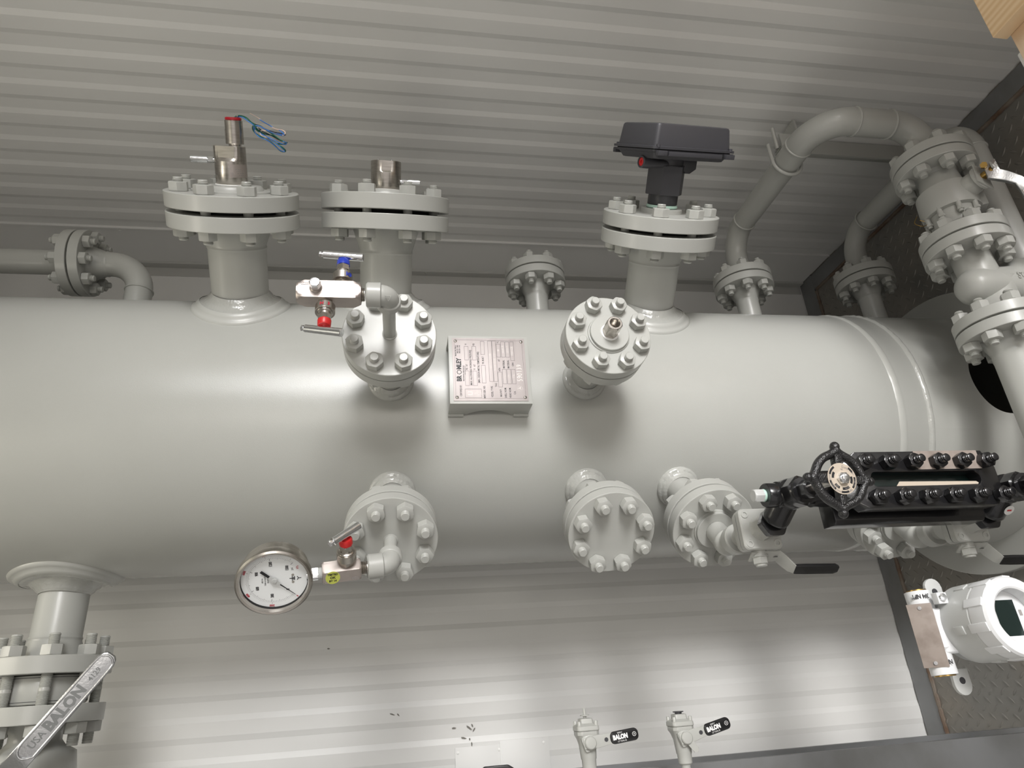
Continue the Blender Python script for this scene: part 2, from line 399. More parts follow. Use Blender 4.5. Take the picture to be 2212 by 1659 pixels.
# skirt with a round access hole
HAZ,HZC,HR=-87.5,.138,.082
def skirt():
    m=MB(); aw=.115; z0,z1=.02,.35; vs=[];fs=[]
    dm=math.degrees(aw/RV); hz=HZC
    # patch [-aw,aw] x [z0,z1] round the hole
    k=64; sq=[]
    angs=sorted(set([2*PI*i/k for i in range(k)]+[math.atan2(y,x)%(2*PI) for x in (-aw,aw) for y in (z0-hz,z1-hz)]))
    for a in angs:
        c,s=math.cos(a),math.sin(a); t=9
        if abs(c)>1e-9: t=min(t,aw/abs(c))
        if s>1e-9: t=min(t,(z1-hz)/s)
        if s<-1e-9: t=min(t,(z0-hz)/s)
        sq.append((t*c,hz+t*s))
    q=len(angs); N=5
    for j in range(N):
        f=j/(N-1)
        for a,(ox,oz) in zip(angs,sq):
            ix,iz=HR*math.cos(a),hz+HR*math.sin(a); x=ix+(ox-ix)*f; z=iz+(oz-iz)*f
            vs.append(nz(HAZ+math.degrees(x/RV),RV,z))
    for a in angs: vs.append(nz(HAZ+math.degrees(HR*math.cos(a)/RV),RV-.009,hz+HR*math.sin(a)))
    for j in range(N-1):
        for i in range(q): l=(i+1)%q; fs.append((j*q+i,j*q+l,(j+1)*q+l,(j+1)*q+i))
    for i in range(q): l=(i+1)%q; fs.append((i,l,N*q+l,N*q+i))
    m.add(vs,fs)
    a0=HAZ+dm; a1=HAZ+360-dm; K=130; vs=[];fs=[]
    for i in range(K+1):
        az=a0+(a1-a0)*i/K; vs+= [nz(az,RV,z0),nz(az,RV,z1)]
    for i in range(K): fs.append((2*i,2*i+2,2*i+3,2*i+1))
    m.add(vs,fs); m.weld=True; return m
part('skirt',skirt(),'vessel_paint',ves,'support skirt with a round black access hole',ang=60)
m=MB(); m.pipe(Fr((VX,VY,0)),[(.0,.25),(.02,.25),(.02,.378),(.0185,.38),(.0,.38)],120); part('base_ring',m,'grey_paint',ves,ang=30)
# --- nozzles
def saddle(az,z,prof,noise=0,seg=96):
    """rings round the nozzle axis lying on the shell; prof rows: (rho, height off shell)"""
    d=n(az); t=V3((-d.y,d.x,0)); vs=[];fs=[]; k=len(prof)
    for i in range(seg):
        a=2*PI*i/seg; jj=1
        for jr,(rho,h) in enumerate(prof):
            if 0<jr<k-1: h=h+noise*.005*(math.sin(i*1.9+jr)*.3+random.uniform(-.4,.4)); rho=rho+noise*.003*random.uniform(-1,1)
            x,y=rho*math.cos(a),rho*math.sin(a); sr=math.sqrt(RV*RV-x*x)
            # offset along the shell normal
            vs.append(V3((VX,VY,z))+d*(sr+h*jj*sr/RV)+t*(x*(1+h*jj/RV))+Z_*y)
    for i in range(seg):
        q=(i+1)%seg
        for j in range(k-1): fs.append((i*k+j,q*k+j,q*k+j+1,i*k+j+1))
    fs.append(tuple(i*k+k-1 for i in range(seg))) if False else None
    return MB().add(vs,fs)
def flange_part(nozzle,fr,rho,t,bcr,nb,off,gap,hr,rb,hub):
    """welding-neck flange whose mating face lies at the frame's origin, body on the -z side"""
    m=MB(); m.disc_holes(fr,rb,rho,-gap/2-t,-gap/2,bcr,nb,off,hr,open_bore=True); part('flange',m,'grey_paint',nozzle,ang=30)
S2=dict(rho=.0815,t=.0225,bcr=.0635,nb=8,off=PI/8,gap=.004,hr=.0088)
S2N=dict(af=.0275,nh=.0155,r=.0078,prot=.0105)
S4=dict(rho=.127,t=.030,bcr=.100,nb=8,off=PI/8,gap=.0085,hr=.0105)
S4N=dict(af=.033,nh=.0175,r=.0095,prot=.0085)
def nozzle(az,z,r_mate,S,rp,neck,weld,label=None,pad=False,weldring=True):
    d=n(az); fr=Fr(nz(az,r_mate,z),d,Z_); h0=r_mate-.27; ft=-S['gap']/2-S['t']
    m=MB(); rows=[(-h0,rp),(ft-neck-.004,rp)]
    if weldring: rows+= [(ft-neck-.003,rp+.0006),(ft-neck,rp+.0018),(ft-neck+.003,rp+.0008)]
    rows+= [(ft-neck*.85,rp+.0012),(ft-neck*.1,rp*1.23),(ft+.001,rp*1.27)]
    m.rings(fr,rows,56,c0=False,c1=False)
    # raised face and bore
    nzp=part('nozzle',m,'grey_paint',ves,label,ang=40)
    flange_part(nzp,fr,S['rho'],S['t'],S['bcr'],S['nb'],S.get('voff',S['off']),S['gap'],S['hr'],rp*.86,rp*1.2)
    part('weld_collar',saddle(az,z,weld,.16),'weld_paint',nzp,ang=60)
    if pad: part('reinforcing_pad',saddle(az,z,pad,.0),'grey_paint',nzp,ang=50)
    return fr
def cover(name,label,fr,S,N,hub=None,bore=0,group=None,cat='flange'):
    """bolted flange on the mating frame; hub rows are (height over face, radius)"""
    t=thing(name,label,cat,fr,group); g=S['gap']
    m=MB(); m.disc_holes(fr,.03,S['rho'],g/2,g/2+S['t'],S['bcr'],S['nb'],S['off'],S['hr'],open_bore=False); part('disc',m,'grey_paint',t,ang=30)
    m=MB(); m.cyl(fr,S['bcr']-S['hr']-.002,-g/2+.0002,g/2-.0002,40); part('gasket',m,'black_rubber',t)
    if hub: 
        f0=g/2+S['t']; part('hub',MB().rings(fr,[(f0+h-.0002,r) for h,r in hub],56),'grey_paint',t,ang=30)
    studs(t,S['nb'],S['bcr'],S['off'],-g/2-S['t'],g/2+S['t'],N['af'],N['nh'],N['r'],N['prot'],th0=.018)
    return t
W4=[(.1005,-.001),(.099,.003),(.095,.006),(.091,.007),(.0885,.011),(.0845,.015),(.081,.0165)]
W4b=[(.0815,.0155),(.078,.0165),(.0745,.0165),(.070,.020),(.066,.0215),(.063,.026),(.0585,.031),(.056,.033)]
W2=[(.0455,-.001),(.045,.004),(.042,.0075),(.039,.008),(.0375,.0125),(.0345,.015),(.0315,.0165),(.0295,.018)]
fN1=nozzle(-44.5,1.849,.508,dict(S4,off=math.radians(27.3),voff=math.radians(27.3)),.0572,.042,W4b,'large nozzle on a raised weld pad',W4)
fN2=nozzle(-36.5,1.546,.510,dict(S4,off=math.radians(25.5),rho=.138,bcr=.108,t=.032),.0572,.05,W4b,'large nozzle behind the manifold valve',W4)
fN3=nozzle(-45.2,.940,.508,dict(S4,off=PI/8+.02),.0572,.042,W4b,'large nozzle under the dark grey box',W4)
fF1=nozzle(-89.3,1.531,.4625,dict(S2,rho=.0805,bcr=.0625),.0302,.03,W2)
fF2=nozzle(-88.7,1.139,.464,dict(S2,rho=.0797,bcr=.0617),.0302,.03,W2)
fF3=nozzle(-132,1.527,.456,dict(S2,rho=.080,bcr=.062),.0302,.03,W2)
fF4=nozzle(-132,1.137,.455,dict(S2,rho=.080,bcr=.062),.0302,.03,W2)
fF5=nozzle(-132,.940,.452,dict(S2,rho=.0795,bcr=.0617),.0302,.03,W2)
fF6=nozzle(-132,.558,.452,dict(S2,rho=.0795,bcr=.0617),.0302,.03,W2)
def back_nozzle(z,xm):
    """straight +X nozzle on the vessel's wall side; mating plane at x=xm"""
    fr=Fr((xm,VY,z),X_,Z_); S=S2; ft=-S['gap']/2-S['t']; rp=.0302
    m=MB().rings(fr,[(-(xm-.80),rp),(ft-.04,rp),(ft-.038,rp+.0007),(ft-.035,rp+.0018),(ft-.032,rp+.0008),(ft-.03,rp+.001),(ft-.004,.041),(ft+.001,.042)],48,c0=False,c1=False)
    q=part('nozzle',m,'grey_paint',ves,ang=40); flange_part(q,fr,S['rho'],S['t'],S['bcr'],8,PI/8,S['gap'],S['hr'],.027,.04)
    part('weld_collar',saddle(0,z,W2,.2),'weld_paint',q,ang=60); return fr
fB=back_nozzle(1.150,1.010); fC=back_nozzle(.535,1.013); fD=back_nozzle(.138,1.035)
# elbowed vent nozzle near the top
def fillet(pts,R_,k=10):
    pts=[V3(p) for p in pts]; out=[pts[0]]
    for i in range(1,len(pts)-1):
        a,b,c=pts[i-1],pts[i],pts[i+1]; u=(a-b).normalized(); w=(c-b).normalized(); rr=R_[i-1] if isinstance(R_,(list,tuple)) else R_
        half=u.angle(w)/2; tl=rr/math.tan(half); ctr=b+(u+w).normalized()*(rr/math.sin(half))
        s0=b+u*tl-ctr; s1=b+w*tl-ctr; ang=s0.angle(s1)
        for j in range(k+1):
            f=j/k; out.append(ctr+(s0*math.sin((1-f)*ang)+s1*math.sin(f*ang))/math.sin(ang))
    out.append(pts[-1]); return out
def welds_at(parent,spots,rp,m='grey_paint'):
    for p,d in spots: part('weld_bead',MB().torus(Fr(p,d),rp+.0002,.0026,40,8),m,parent)
zA=2.148; xA=1.015
pth=fillet([(.80,VY,zA),(xA,VY,zA),(xA,VY,2.262)],.076,12)
q=part('nozzle',MB().tube(pth,.0302,32,caps=False),'grey_paint',ves,'elbowed vent nozzle near the top of the vessel',ang=60)
fA=Fr((xA,VY,2.292),Z_,X_)
part('flange_neck',MB().rings(fA,[(-.066,.0302),(-.062,.0318),(-.058,.031),(-.03,.042),(-.024,.0425)],40,c0=False,c1=False),'grey_paint',q)
flange_part(q,fA,S2['rho'],S2['t'],S2['bcr'],8,PI/8,S2['gap'],S2['hr'],.027,.04)
welds_at(q,[((xA-.076,VY,zA),X_)],.0302)
part('weld_collar',saddle(0,zA,W2,.2),'weld_paint',q,ang=60)
# bottom-of-photo outlet nozzle (3 inch) towards the left wall
S3=dict(rho=.105,t=.031,bcr=.084,nb=8,off=PI/8,gap=.052,hr=.0105)
W3=[(.103,-.001),(.101,.004),(.096,.0065),(.092,.007),(.089,.011),(.084,.0135),(.080,.014)]
W3b=[(.0815,.013),(.077,.014),(.072,.015),(.068,.014),(.062,.015),(.058,.0195),(.054,.021),(.050,.027),(.0465,.029),(.044,.032)]
fL=nozzle(180,2.176,.511,S3,.0445,.035,W3b,'outlet nozzle at the bottom left of the photo',W3)
# ================================================================== covers on the three large nozzles
H4=[(0,.078),(.003,.0775),(.0035,.060),(.009,.058),(.012,.055),(.0122,.030)]
c1=cover('flange','large bolted flange cover under the stainless sensor with coloured wires',fN1,dict(S4,off=math.radians(27.3)),S4N,H4,group='large flange covers')
c2=cover('flange','large bolted flange cover under the short stainless sensor stub without wires',fN2,dict(S4,off=math.radians(25.5),rho=.138,bcr=.108,t=.032),S4N,H4,group='large flange covers')
c3=cover('flange','large bolted flange cover under the dark grey box',fN3,dict(S4,off=PI/8+.02),S4N,[(0,.046),(.009,.0455),(.0105,.044)],group='large flange covers')

def top(fr,S,h=0): g=Fr(fr.o+fr.z*(S['gap']/2+S['t']+h),fr.z,Z_); return g       # local x = up, y = towards camera, z = along the nozzle
def flat_body(r,flat_k,dist,th0): return flats(flat_k,dist,r,th0)
# --- wired sensor on the left nozzle
g=top(fN1,S4,.0125)
t=thing('level_sensor','stainless sensor with red plug and a loose coil of green and blue wires','sensor',g)
r=.030
fl=lambda th: min(r,.0215/max(math.cos(th-PI/2+.12),.2)) if abs((th-PI/2+.12+PI)%(2*PI)-PI)<1.2 else (min(r,.0215/max(math.cos(th+PI/2+.12),.2)) if abs((th+PI/2+.12+PI)%(2*PI)-PI)<1.2 else r)
fm=lambda th: (r+fl(th))/2
part('body',MB().rings(g,[(0,.0295),(.001,r),(.046,r),(.0475,lambda th:.75*r+.25*fl(th)),(.050,fm),(.0525,fl),(.0735,fl),(.0745,lambda th:fl(th)-.001)],72),'stainless',t,ang=28)
part('thread_tape',MB().rings(g,[(-.0003,.0305),(-.0001,.0318),(.0014,.0316),(.0020,.0301)],48),'white_plastic',t)
gc=g.sub(-.0105,-.002,0)
part('conduit_neck',MB().cyl(gc,.0118,.0735,.079,32),'stainless',t)
part('conduit_hub',MB().rings(gc,[(.0782,.0165),(.079,.0170),(.105,.0170),(.1052,lambda th: flats(1,.0148,.017,.0)(th)),(.1215,lambda th: flats(1,.0148,.017,.0)(th)),(.1222,.0160)],48),'stainless',t,ang=28)
part('red_plug',MB().rings(gc,[(.122,.0145),(.1235,.0155),(.127,.0150),(.128,.012)],40),'dark_red',t,'red plastic plug in the top of the conduit hub')
gs=Fr(g.p(.028,.006,.0465),g.x,g.z)
q=part('vent_fitting',MB().rings(gs,[(-.004,.0042),(.002,.0042),(.0022,hexr(.0105)),(.0115,hexr(.0105)),(.0118,.0038),(.013,.0038),(.0132,.0066),(.044,.0068),(.0448,.0058),(.0448,.0020),(.041,.002)],36),'chrome',t,ang=28)
# label on the body
def wrap_label(name,fr,r,a0,a1,z0,z1,m_,parent,k=14):
    vs=[];fs=[]
    for i in range(k+1):
        a=a0+(a1-a0)*i/k
        for z in (z0,z1):
            for rr in (r+.0001,r+.0004): vs.append(fr.p(rr*math.cos(a),rr*math.sin(a),z))
    for i in range(k):
        b=4*i; c=b+4; fs+= [(b+1,c+1,c+3,b+3),(b,b+2,c+2,c),(b,c,c+1,b+1),(b+2,b+3,c+3,c+2)]
    return part(name,MB().add(vs,fs),m_,parent)
lab=wrap_label('rating_label',g,r,math.radians(98),math.radians(175),.016,.041,'stainless_satin',t)
m=MB()
for a,zz,txt,sz in ((103,.033,'U',.0045),(103,.024,'H',.004),(108,.022,'Ex',.005),(122,.0305,'LEVEL',.003),(122,.0265,'SER 4120',.0026),(126,.0225,'24V 4-20',.0026)):
    pass
for a,zz,txt,sz in ((102,.032,'C',.0060),(100.5,.0235,'T',.0035),(107,.0225,'\u00a9',.0062)):
    aa=math.radians(a); o=g.p((r+.0005)*math.cos(aa),(r+.0005)*math.sin(aa),zz); d=(g.x*math.cos(aa)+g.y*math.sin(aa)); m.text(Fr(o,d,-g.x),txt,sz,.0001)
for a0,zz,L in ((118,.031,22),(121,.027,16),(124,.0235,26),(130,.020,20)):
    vs=[];fs=[]
    for i in range(9):
        aa=math.radians(a0+L*i/8)
        for z in (zz,zz+.0011): vs.append(g.p((r+.00052)*math.cos(aa),(r+.00052)*math.sin(aa),z))
    for i in range(0,8): 
        if i%3!=2: fs.append((2*i,2*i+2,2*i+3,2*i+1))
    m.add(vs,fs)
part('label_marks',m,'ink_grey',lab)
# wires: local (-x is down in the room), heights above the sensor foot
def spl(P_,k=8):
    P_=[V3(p) for p in P_]; out=[]
    for i in range(len(P_)-1):
        a=P_[max(i-1,0)];b=P_[i];c=P_[i+1];d=P_[min(i+2,len(P_)-1)]
        for j in range(k):
            u=j/k; out.append(.5*((2*b)+(c-a)*u+(2*a-5*b+4*c-d)*u*u+(3*b-a-3*c+d)*u**3))
    out.append(P_[-1]); return out
S_=.0009*170/1484      # metres per unit of the traced sketch
def wire(name,col,pts,rad,dy=0):
    L=[]
    for i,(x,y) in enumerate(pts):
        L.append(gc.p(-(x-375)*S_,dy+.006*math.sin(i*1.3+dy*900),.1255-(y-250)*S_))
    return part(name,MB().tube(spl(L),rad,8),col,t)
wire('green_wire','wire_green',[(400,262),(430,215),(500,192),(600,215),(700,295),(780,345),(735,365),(715,410),(740,470),(830,530),(950,580),(1080,660),(1200,780),(1280,795),(1305,765),(1240,700),(1100,620),(960,540),(860,470),(800,430),(790,370),(840,350),(930,400),(1050,470),(1200,560),(1300,610)],.0013,.001)
wire('green_wire','wire_green',[(395,262),(440,222),(520,205),(640,250),(740,335),(800,420),(900,480),(1100,520),(1210,570),(1300,620),(1330,625),(1240,660),(1120,640),(1000,570),(900,500)],.0012,-.003)
wire('blue_wire','wire_blue',[(390,262),(430,228),(540,215),(660,280),(760,350),(740,400),(760,480),(840,550),(960,590),(1060,650),(1200,770),(1290,790),(1250,730),(1100,620),(950,530),(830,460),(760,400),(800,350),(900,370),(1000,430),(1100,470),(1250,500),(1310,480),(1250,430)],.001,.004)
wire('blue_wire','wire_blue',[(745,420),(770,370),(850,360),(960,410),(1080,440),(1230,480),(1300,475),(1260,430),(1200,405)],.001,-.001)
wire('blue_wire','wire_blue',[(860,500),(960,530),(1100,580),(1220,640),(1310,660),(1330,625),(1280,610)],.001,.006)
wire('blue_wire','wire_blue',[(875,240),(960,290),(1040,335),(1095,368)],.001,.002)
wire('bare_wire_end','wire_cream',[(705,138),(760,170),(820,207),(878,242)],.0005,.002)
wire('cream_wire','wire_cream',[(1090,365),(1160,392),(1250,402),(1310,430),(1310,480),(1270,495)],.001,.002)
wire('cream_wire','wire_cream',[(400,258),(420,222),(470,200)],.0008,.0045)
wire('cream_wire','wire_cream',[(870,440),(910,425),(980,430)],.0007,.006)
wire('cream_wire','wire_cream',[(862,480),(900,520),(970,545),(1080,590),(1180,640)],.0007,.007)
wire('black_wire','wire_black',[(700,290),(760,325),(850,350),(940,400),(1080,440),(1200,455),(1310,478),(1270,500)],.0008,-.005)
wire('black_wire','wire_black',[(800,430),(860,420),(830,390),(900,445),(1000,490),(1200,590),(1330,625)],.0008,-.002)

# --- short sensor stub on the middle nozzle
g=top(fN2,dict(S4,t=.032),.0125)
t=thing('sensor_stub','short stainless sensor stub with side vent and no wires','sensor',g)
r=.0325
fl2=lambda th: (min(r,.0285/max(math.cos(th-PI/2-.05),.2)) if abs((th-PI/2-.05+PI)%(2*PI)-PI)<1.0 else (min(r,.0285/max(math.cos(th+PI/2-.05),.2)) if abs((th+PI/2-.05+PI)%(2*PI)-PI)<1.0 else r))
part('body',MB().rings(g,[(0,.032),(.001,r),(.036,r),(.038,lambda th:.6*r+.4*fl2(th)),(.040,fl2),(.0605,fl2),(.0612,lambda th: fl2(th)-.0006),(.0612,.016),(.045,.016)],72),'stainless',t,ang=28)
part('thread_tape',MB().rings(g,[(-.0003,.033),(-.0001,.0343),(.0014,.0341),(.0020,.0326)],48),'white_plastic',t)
gs=Fr(g.p(-.031,.006,.0205),-g.x,g.z)
part('vent_fitting',MB().rings(gs,[(-.004,.0042),(.003,.0042),(.0032,hexr(.0105)),(.014,hexr(.0105)),(.0143,.0040),(.017,.0040),(.0172,.0064),(.042,.0058),(.0425,.0048)],36),'chrome',t,ang=28)
for a,b in ((-.012,.024),(.016,.024)): part('dowel_pin',MB().cyl(g.sub(a,b,.0612),.0014,0,.0022,10),'chrome',t)

# --- dark grey box on the right nozzle
g=top(fN3,S4,.0105)
t=thing('level_switch_box','dark grey plastic instrument box with lid and red plugged entry on a hex stem','instrument',g)
part('sealant',MB().rings(g,[(.0003,.0325),(.002,.0342),(.0055,.0338),(.007,.0325)],40),'sealant',t)
part('stem_collar',MB().rings(g,[(.005,.0315),(.0065,.0322),(.0075,.031),(.009,.0325),(.030,.0325)],48),'stem_grey',t)
part('hex_stem',MB().rings(g,[(.029,flats(6,.0355,.045,PI/2)),(.0305,flats(6,.0365,.045,PI/2)),(.089,flats(6,.0365,.045,PI/2)),(.0895,flats(6,.036,.045,PI/2)),(.0895,.034),(.1045,.034)],48),'box_grey',t,ang=25)
part('clamp_ring',MB().torus(g.sub(0,0,.0905),.0365,.0012,48,8),'stem_grey',t)
gb=g.sub(-.008,0,0); ca=math.radians(15)
gb=Fr(gb.o,g.z,(g.x*math.cos(ca)+g.y*math.sin(ca)))    # box turned on its stem; x = length, y = width
def rrect(a,b,rad,k=5):
    o=[]
    for sx,sy,a0 in ((1,1,0),(-1,1,90),(-1,-1,180),(1,-1,270)):
        for i in range(k+1):
            an=math.radians(a0+90*i/k); o.append((sx*(a-rad)+rad*math.cos(an),sy*(b-rad)+rad*math.sin(an)))
    return o
def slab(fr,rows):
    """rows: (height, half a, half b, corner radius)"""
    m=MB(); vs=[];fs=[]; k=len(rrect(1,1,.1))
    for h,a,b,rad in rows: vs+= [fr.p(x,y,h) for x,y in rrect(a,b,rad)]
    for j in range(len(rows)-1):
        for i in range(k): q=(i+1)%k; fs.append((j*k+i,j*k+q,(j+1)*k+q,(j+1)*k+i))
    fs+= [tuple(range(k-1,-1,-1)),tuple((len(rows)-1)*k+i for i in range(k))]
    return m.add(vs,fs)
LA,LB=.0985,.072
part('base',slab(gb,[(.1035,LA-.014,LB-.012,.01),(.1045,LA-.010,LB-.008,.01),(.116,LA-.003,LB-.003,.008),(.1175,LA+.004,LB+.004,.007),(.1215,LA+.006,LB+.006,.007)]),'box_grey',t,ang=30)
part('lid',slab(gb,[(.1232,LA+.006,LB+.006,.007),(.128,LA+.006,LB+.006,.007),(.129,LA-.001,LB-.001,.008),(.168,LA-.005,LB-.005,.009),(.1715,LA-.0065,LB-.0065,.009),(.1730,LA-.010,LB-.010,.008)]),'box_grey',t,ang=30)
part('lid_seal',slab(gb,[(.1215,LA,LB,.006),(.1232,LA,LB,.006)]),'black_rubber',t)
for sx,sy in ((1,1),(-1,1),(1,-1),(-1,-1)):
    m=MB(); m.box(gb,(sx*(LA-.012)-.011,sx*(LA-.012)+.011),(sy*(LB+.009)-.0055,sy*(LB+.009)+.0055),(.1105,.1205)); q=part('latch',m,'box_grey',t,bevel=.0012)
    part('latch_screw',MB().rings(gb.sub(sx*(LA-.006),sy*(LB+.003),.126),[(0,.0042),(.006,.004),(.0065,.003)],14),'box_grey',q)
m=MB(); m.box(gb,(-LA+.03,LA-.03),(LB+.0045,LB+.0095),(.1105,.1195)); part('hinge_rail',m,'box_grey',t,bevel=.001)
ge=Fr(g.p(.026,.030,.0935),(g.x*.95+g.y*.28+g.z*.04),g.z)
q=part('cable_entry',MB().rings(ge,[(-.02,.0075),(.01,.0085),(.034,.0115),(.0345,.0125),(.052,.0125),(.053,.0118),(.053,.009),(.045,.009)],36),'box_grey',t,ang=30)
part('red_plug',MB().rings(ge,[(.046,.0088),(.0515,.0088),(.052,.008),(.052,.0035),(.0495,.003)],24),'red_cap',q,'red plug in the cable entry')
m=MB(); g2=g.sub(-.040,.004,.0); m.prism(Fr(g2.p(0,-.011,0),g2.y,g2.x),[(-.021,-.1035),(.012,-.1035),(.012,-.090),(.003,-.076),(-.008,-.076),(-.021,-.086)],0,.022); part('side_lug',m,'stem_grey',t,bevel=.001)

# ================================================================== front nozzles
HB=[(0,.0395),(.0025,.0385),(.0032,.0365),(.0082,.036),(.0088,.0352)]
SA=dict(S2,rho=.0805,bcr=.0625); SB=dict(S2,rho=.0797,bcr=.0617); SD=dict(S2,rho=.080,bcr=.062); SE=dict(S2,rho=.0795,bcr=.0617)
cF1=cover('flange','small round bolted flange behind the two-valve manifold, elbow pipe in its centre',fF1,SA,S2N,group='small flange covers')
cF2=cover('flange','small round bolted flange with an open stainless hex socket on its raised centre',fF2,SB,S2N,HB,group='small flange covers')
cF3=cover('flange','small round bolted flange that carries the elbow of the pressure gauge',fF3,SD,S2N,group='small flange covers')
cF4=cover('flange','plain blank round flange with eight nuts and nothing screwed in it',fF4,SD,S2N,group='small flange covers')
cF5=cover('flange','round bolted flange with raised hub behind the upper ball valve of the black level glass',fF5,SE,S2N,HB,group='small flange covers')
cF6=cover('flange','round bolted flange half hidden under the black level glass near the floor',fF6,SE,S2N,HB,group='small flange covers')
# thermowell socket
g=top(fF2,SB,.009)
t=thing('thermowell','short stainless hex thermowell socket with open threaded mouth','thermowell',g)
m=MB().rings(g,[(0,.0155),(.002,hexr(.0262,th0=.2)),(.030,hexr(.0262,th0=.2)),(.032,.0134),(.0325,.0125),(.0325,.0098),(.031,.0088)]+[(.031-.0014*i,.0088 if i%2 else .0096) for i in range(1,14)]+[(.012,.0088)],48)
part('socket',m,'stainless',t,ang=28)
part('thread_tape',MB().rings(g,[(-.0012,.0158),(0,.0175),(.0012,.0165),(.0016,.0150)],32),'white_plastic',t)

# --- elbow + manifold on the upper front flange
def elbow(name,label,o,d,leg,out,outlen,group='half-inch elbow pipes'):
    """nipple from o along d, forged elbow at distance leg, socket along out"""
    t=thing(name,label,'pipe',Fr(o,d,out),group); c=o+d*leg
    part('nipple',MB().tube([o+d*.0003,o+d*(leg-.012)],.0107,28),'grey_paint',t)
    part('thread_sealant',MB().rings(Fr(o,d,out),[(.0004,.0125),(.0012,.0128),(.0022,.0112)],28),'weld_paint',t)
    pts=fillet([c-d*.022,c,c+out*.020],.0135,10); part('elbow_body',MB().tube(pts,.0166,32),'grey_paint',t,ang=60)
    m=MB(); m.rings(Fr(c,-d,out),[(.0125,.0166),(.0135,.0186),(.0145,.0193),(.0265,.0193),(.028,.0180),(.028,.0108)],36); part('elbow_socket',m,'grey_paint',t)
    m=MB(); m.rings(Fr(c,out,d),[(.0105,.0166),(.0115,.0188),(.0125,.0197),(outlen-.002,.0197),(outlen,.0178),(outlen,.0112)],36); part('elbow_socket',m,'grey_paint',t)
    return t,c
F1o=top(fF1,SA).o; dF1=fF1.z
t,c=elbow('elbow_pipe','grey half-inch elbow pipe joining the two-valve manifold to its flange',F1o,dF1,.121,Z_,.034)
gm=Fr(c-dF1*.0158-X_*.0185,-dF1,X_)
m=MB()
tri=[(0,.0055),(-.0048,-.003),(.0048,-.003)]
for i in range(3):
    a=V3((*tri[i],0)); b=V3((*tri[(i+1)%3],0))
    m.tube([Fr(c+dF1*.0125-X_*.0118,(dF1-X_),Z_).p(a.x,a.y,0),Fr(c+dF1*.0125-X_*.0118,(dF1-X_),Z_).p(b.x,b.y,0)],.0004,6)
part('triangle_mark',m,'grey_paint',t)
# manifold block: long axis vertical
cx,cy=c.x,c.y
blk0,blk1=c.z+.0415,c.z+.137
t=thing('manifold_valve','stainless two-valve manifold block with blue capped and red capped T-handles','valve',Fr((cx,cy,blk0)))
gv=Fr((cx,cy,0),Z_,X_)       # x=+X (up in photo), y=+Y
m=MB(); hb=.0150
def taper_block(fr,z0,z1,h,ch,cz,k=6):
    rows=[]
    def sq(a,hh): return rrect(hh*a,hh*a,.0006,1)
    M_=MB(); vs=[];fs=[]; prof=[(z0,.80),(z0+cz*.25,.90),(z0+cz*.6,.97),(z0+cz,1),(z1-cz,1),(z1-cz*.6,.97),(z1-cz*.25,.90),(z1,.80)]
    for z,a in prof: vs+= [fr.p(x,y,z) for x,y in sq(a,h)]
    q=len(sq(1,h))
    for j in range(len(prof)-1):
        for i in range(q): l=(i+1)%q; fs.append((j*q+i,j*q+l,(j+1)*q+l,(j+1)*q+i))
    fs+= [tuple(range(q-1,-1,-1)),tuple((len(prof)-1)*q+i for i in range(q))]
    return M_.add(vs,fs)
# the block is a bar whose ends are turned round: intersect bar with a turned end
def bar(fr,z0,z1,h,ends):
    vs=[];fs=[];k=28; prof=[(z0,ends*.88)]+[(z0+.0035*i/2,ends*(.88+.06*i)) for i in (1,2)]+[(z0+.0075,ends*1.12),(z0+.012,ends*1.3),(z1-.012,ends*1.3),(z1-.0075,ends*1.12)]+[(z1-.0035*i/2,ends*(.88+.06*i)) for i in (2,1)]+[(z1,ends*.88)]
    seg=48
    return MB().rings(fr,[(z,(lambda R_: (lambda th: flats(4,h,R_,0)(th)))(rr)) for z,rr in prof],seg)
part('block',bar(gv,blk0,blk1,.0150,.0175),'stainless_satin',t,ang=25)
part('inlet_nipple',MB().rings(gv,[(c.z+.036,.0100)]+[(c.z+.037+.0011*i,.0108 if i%2 else .0099) for i in range(4)]+[(blk0+.001,.0100)],28),'stainless',t)
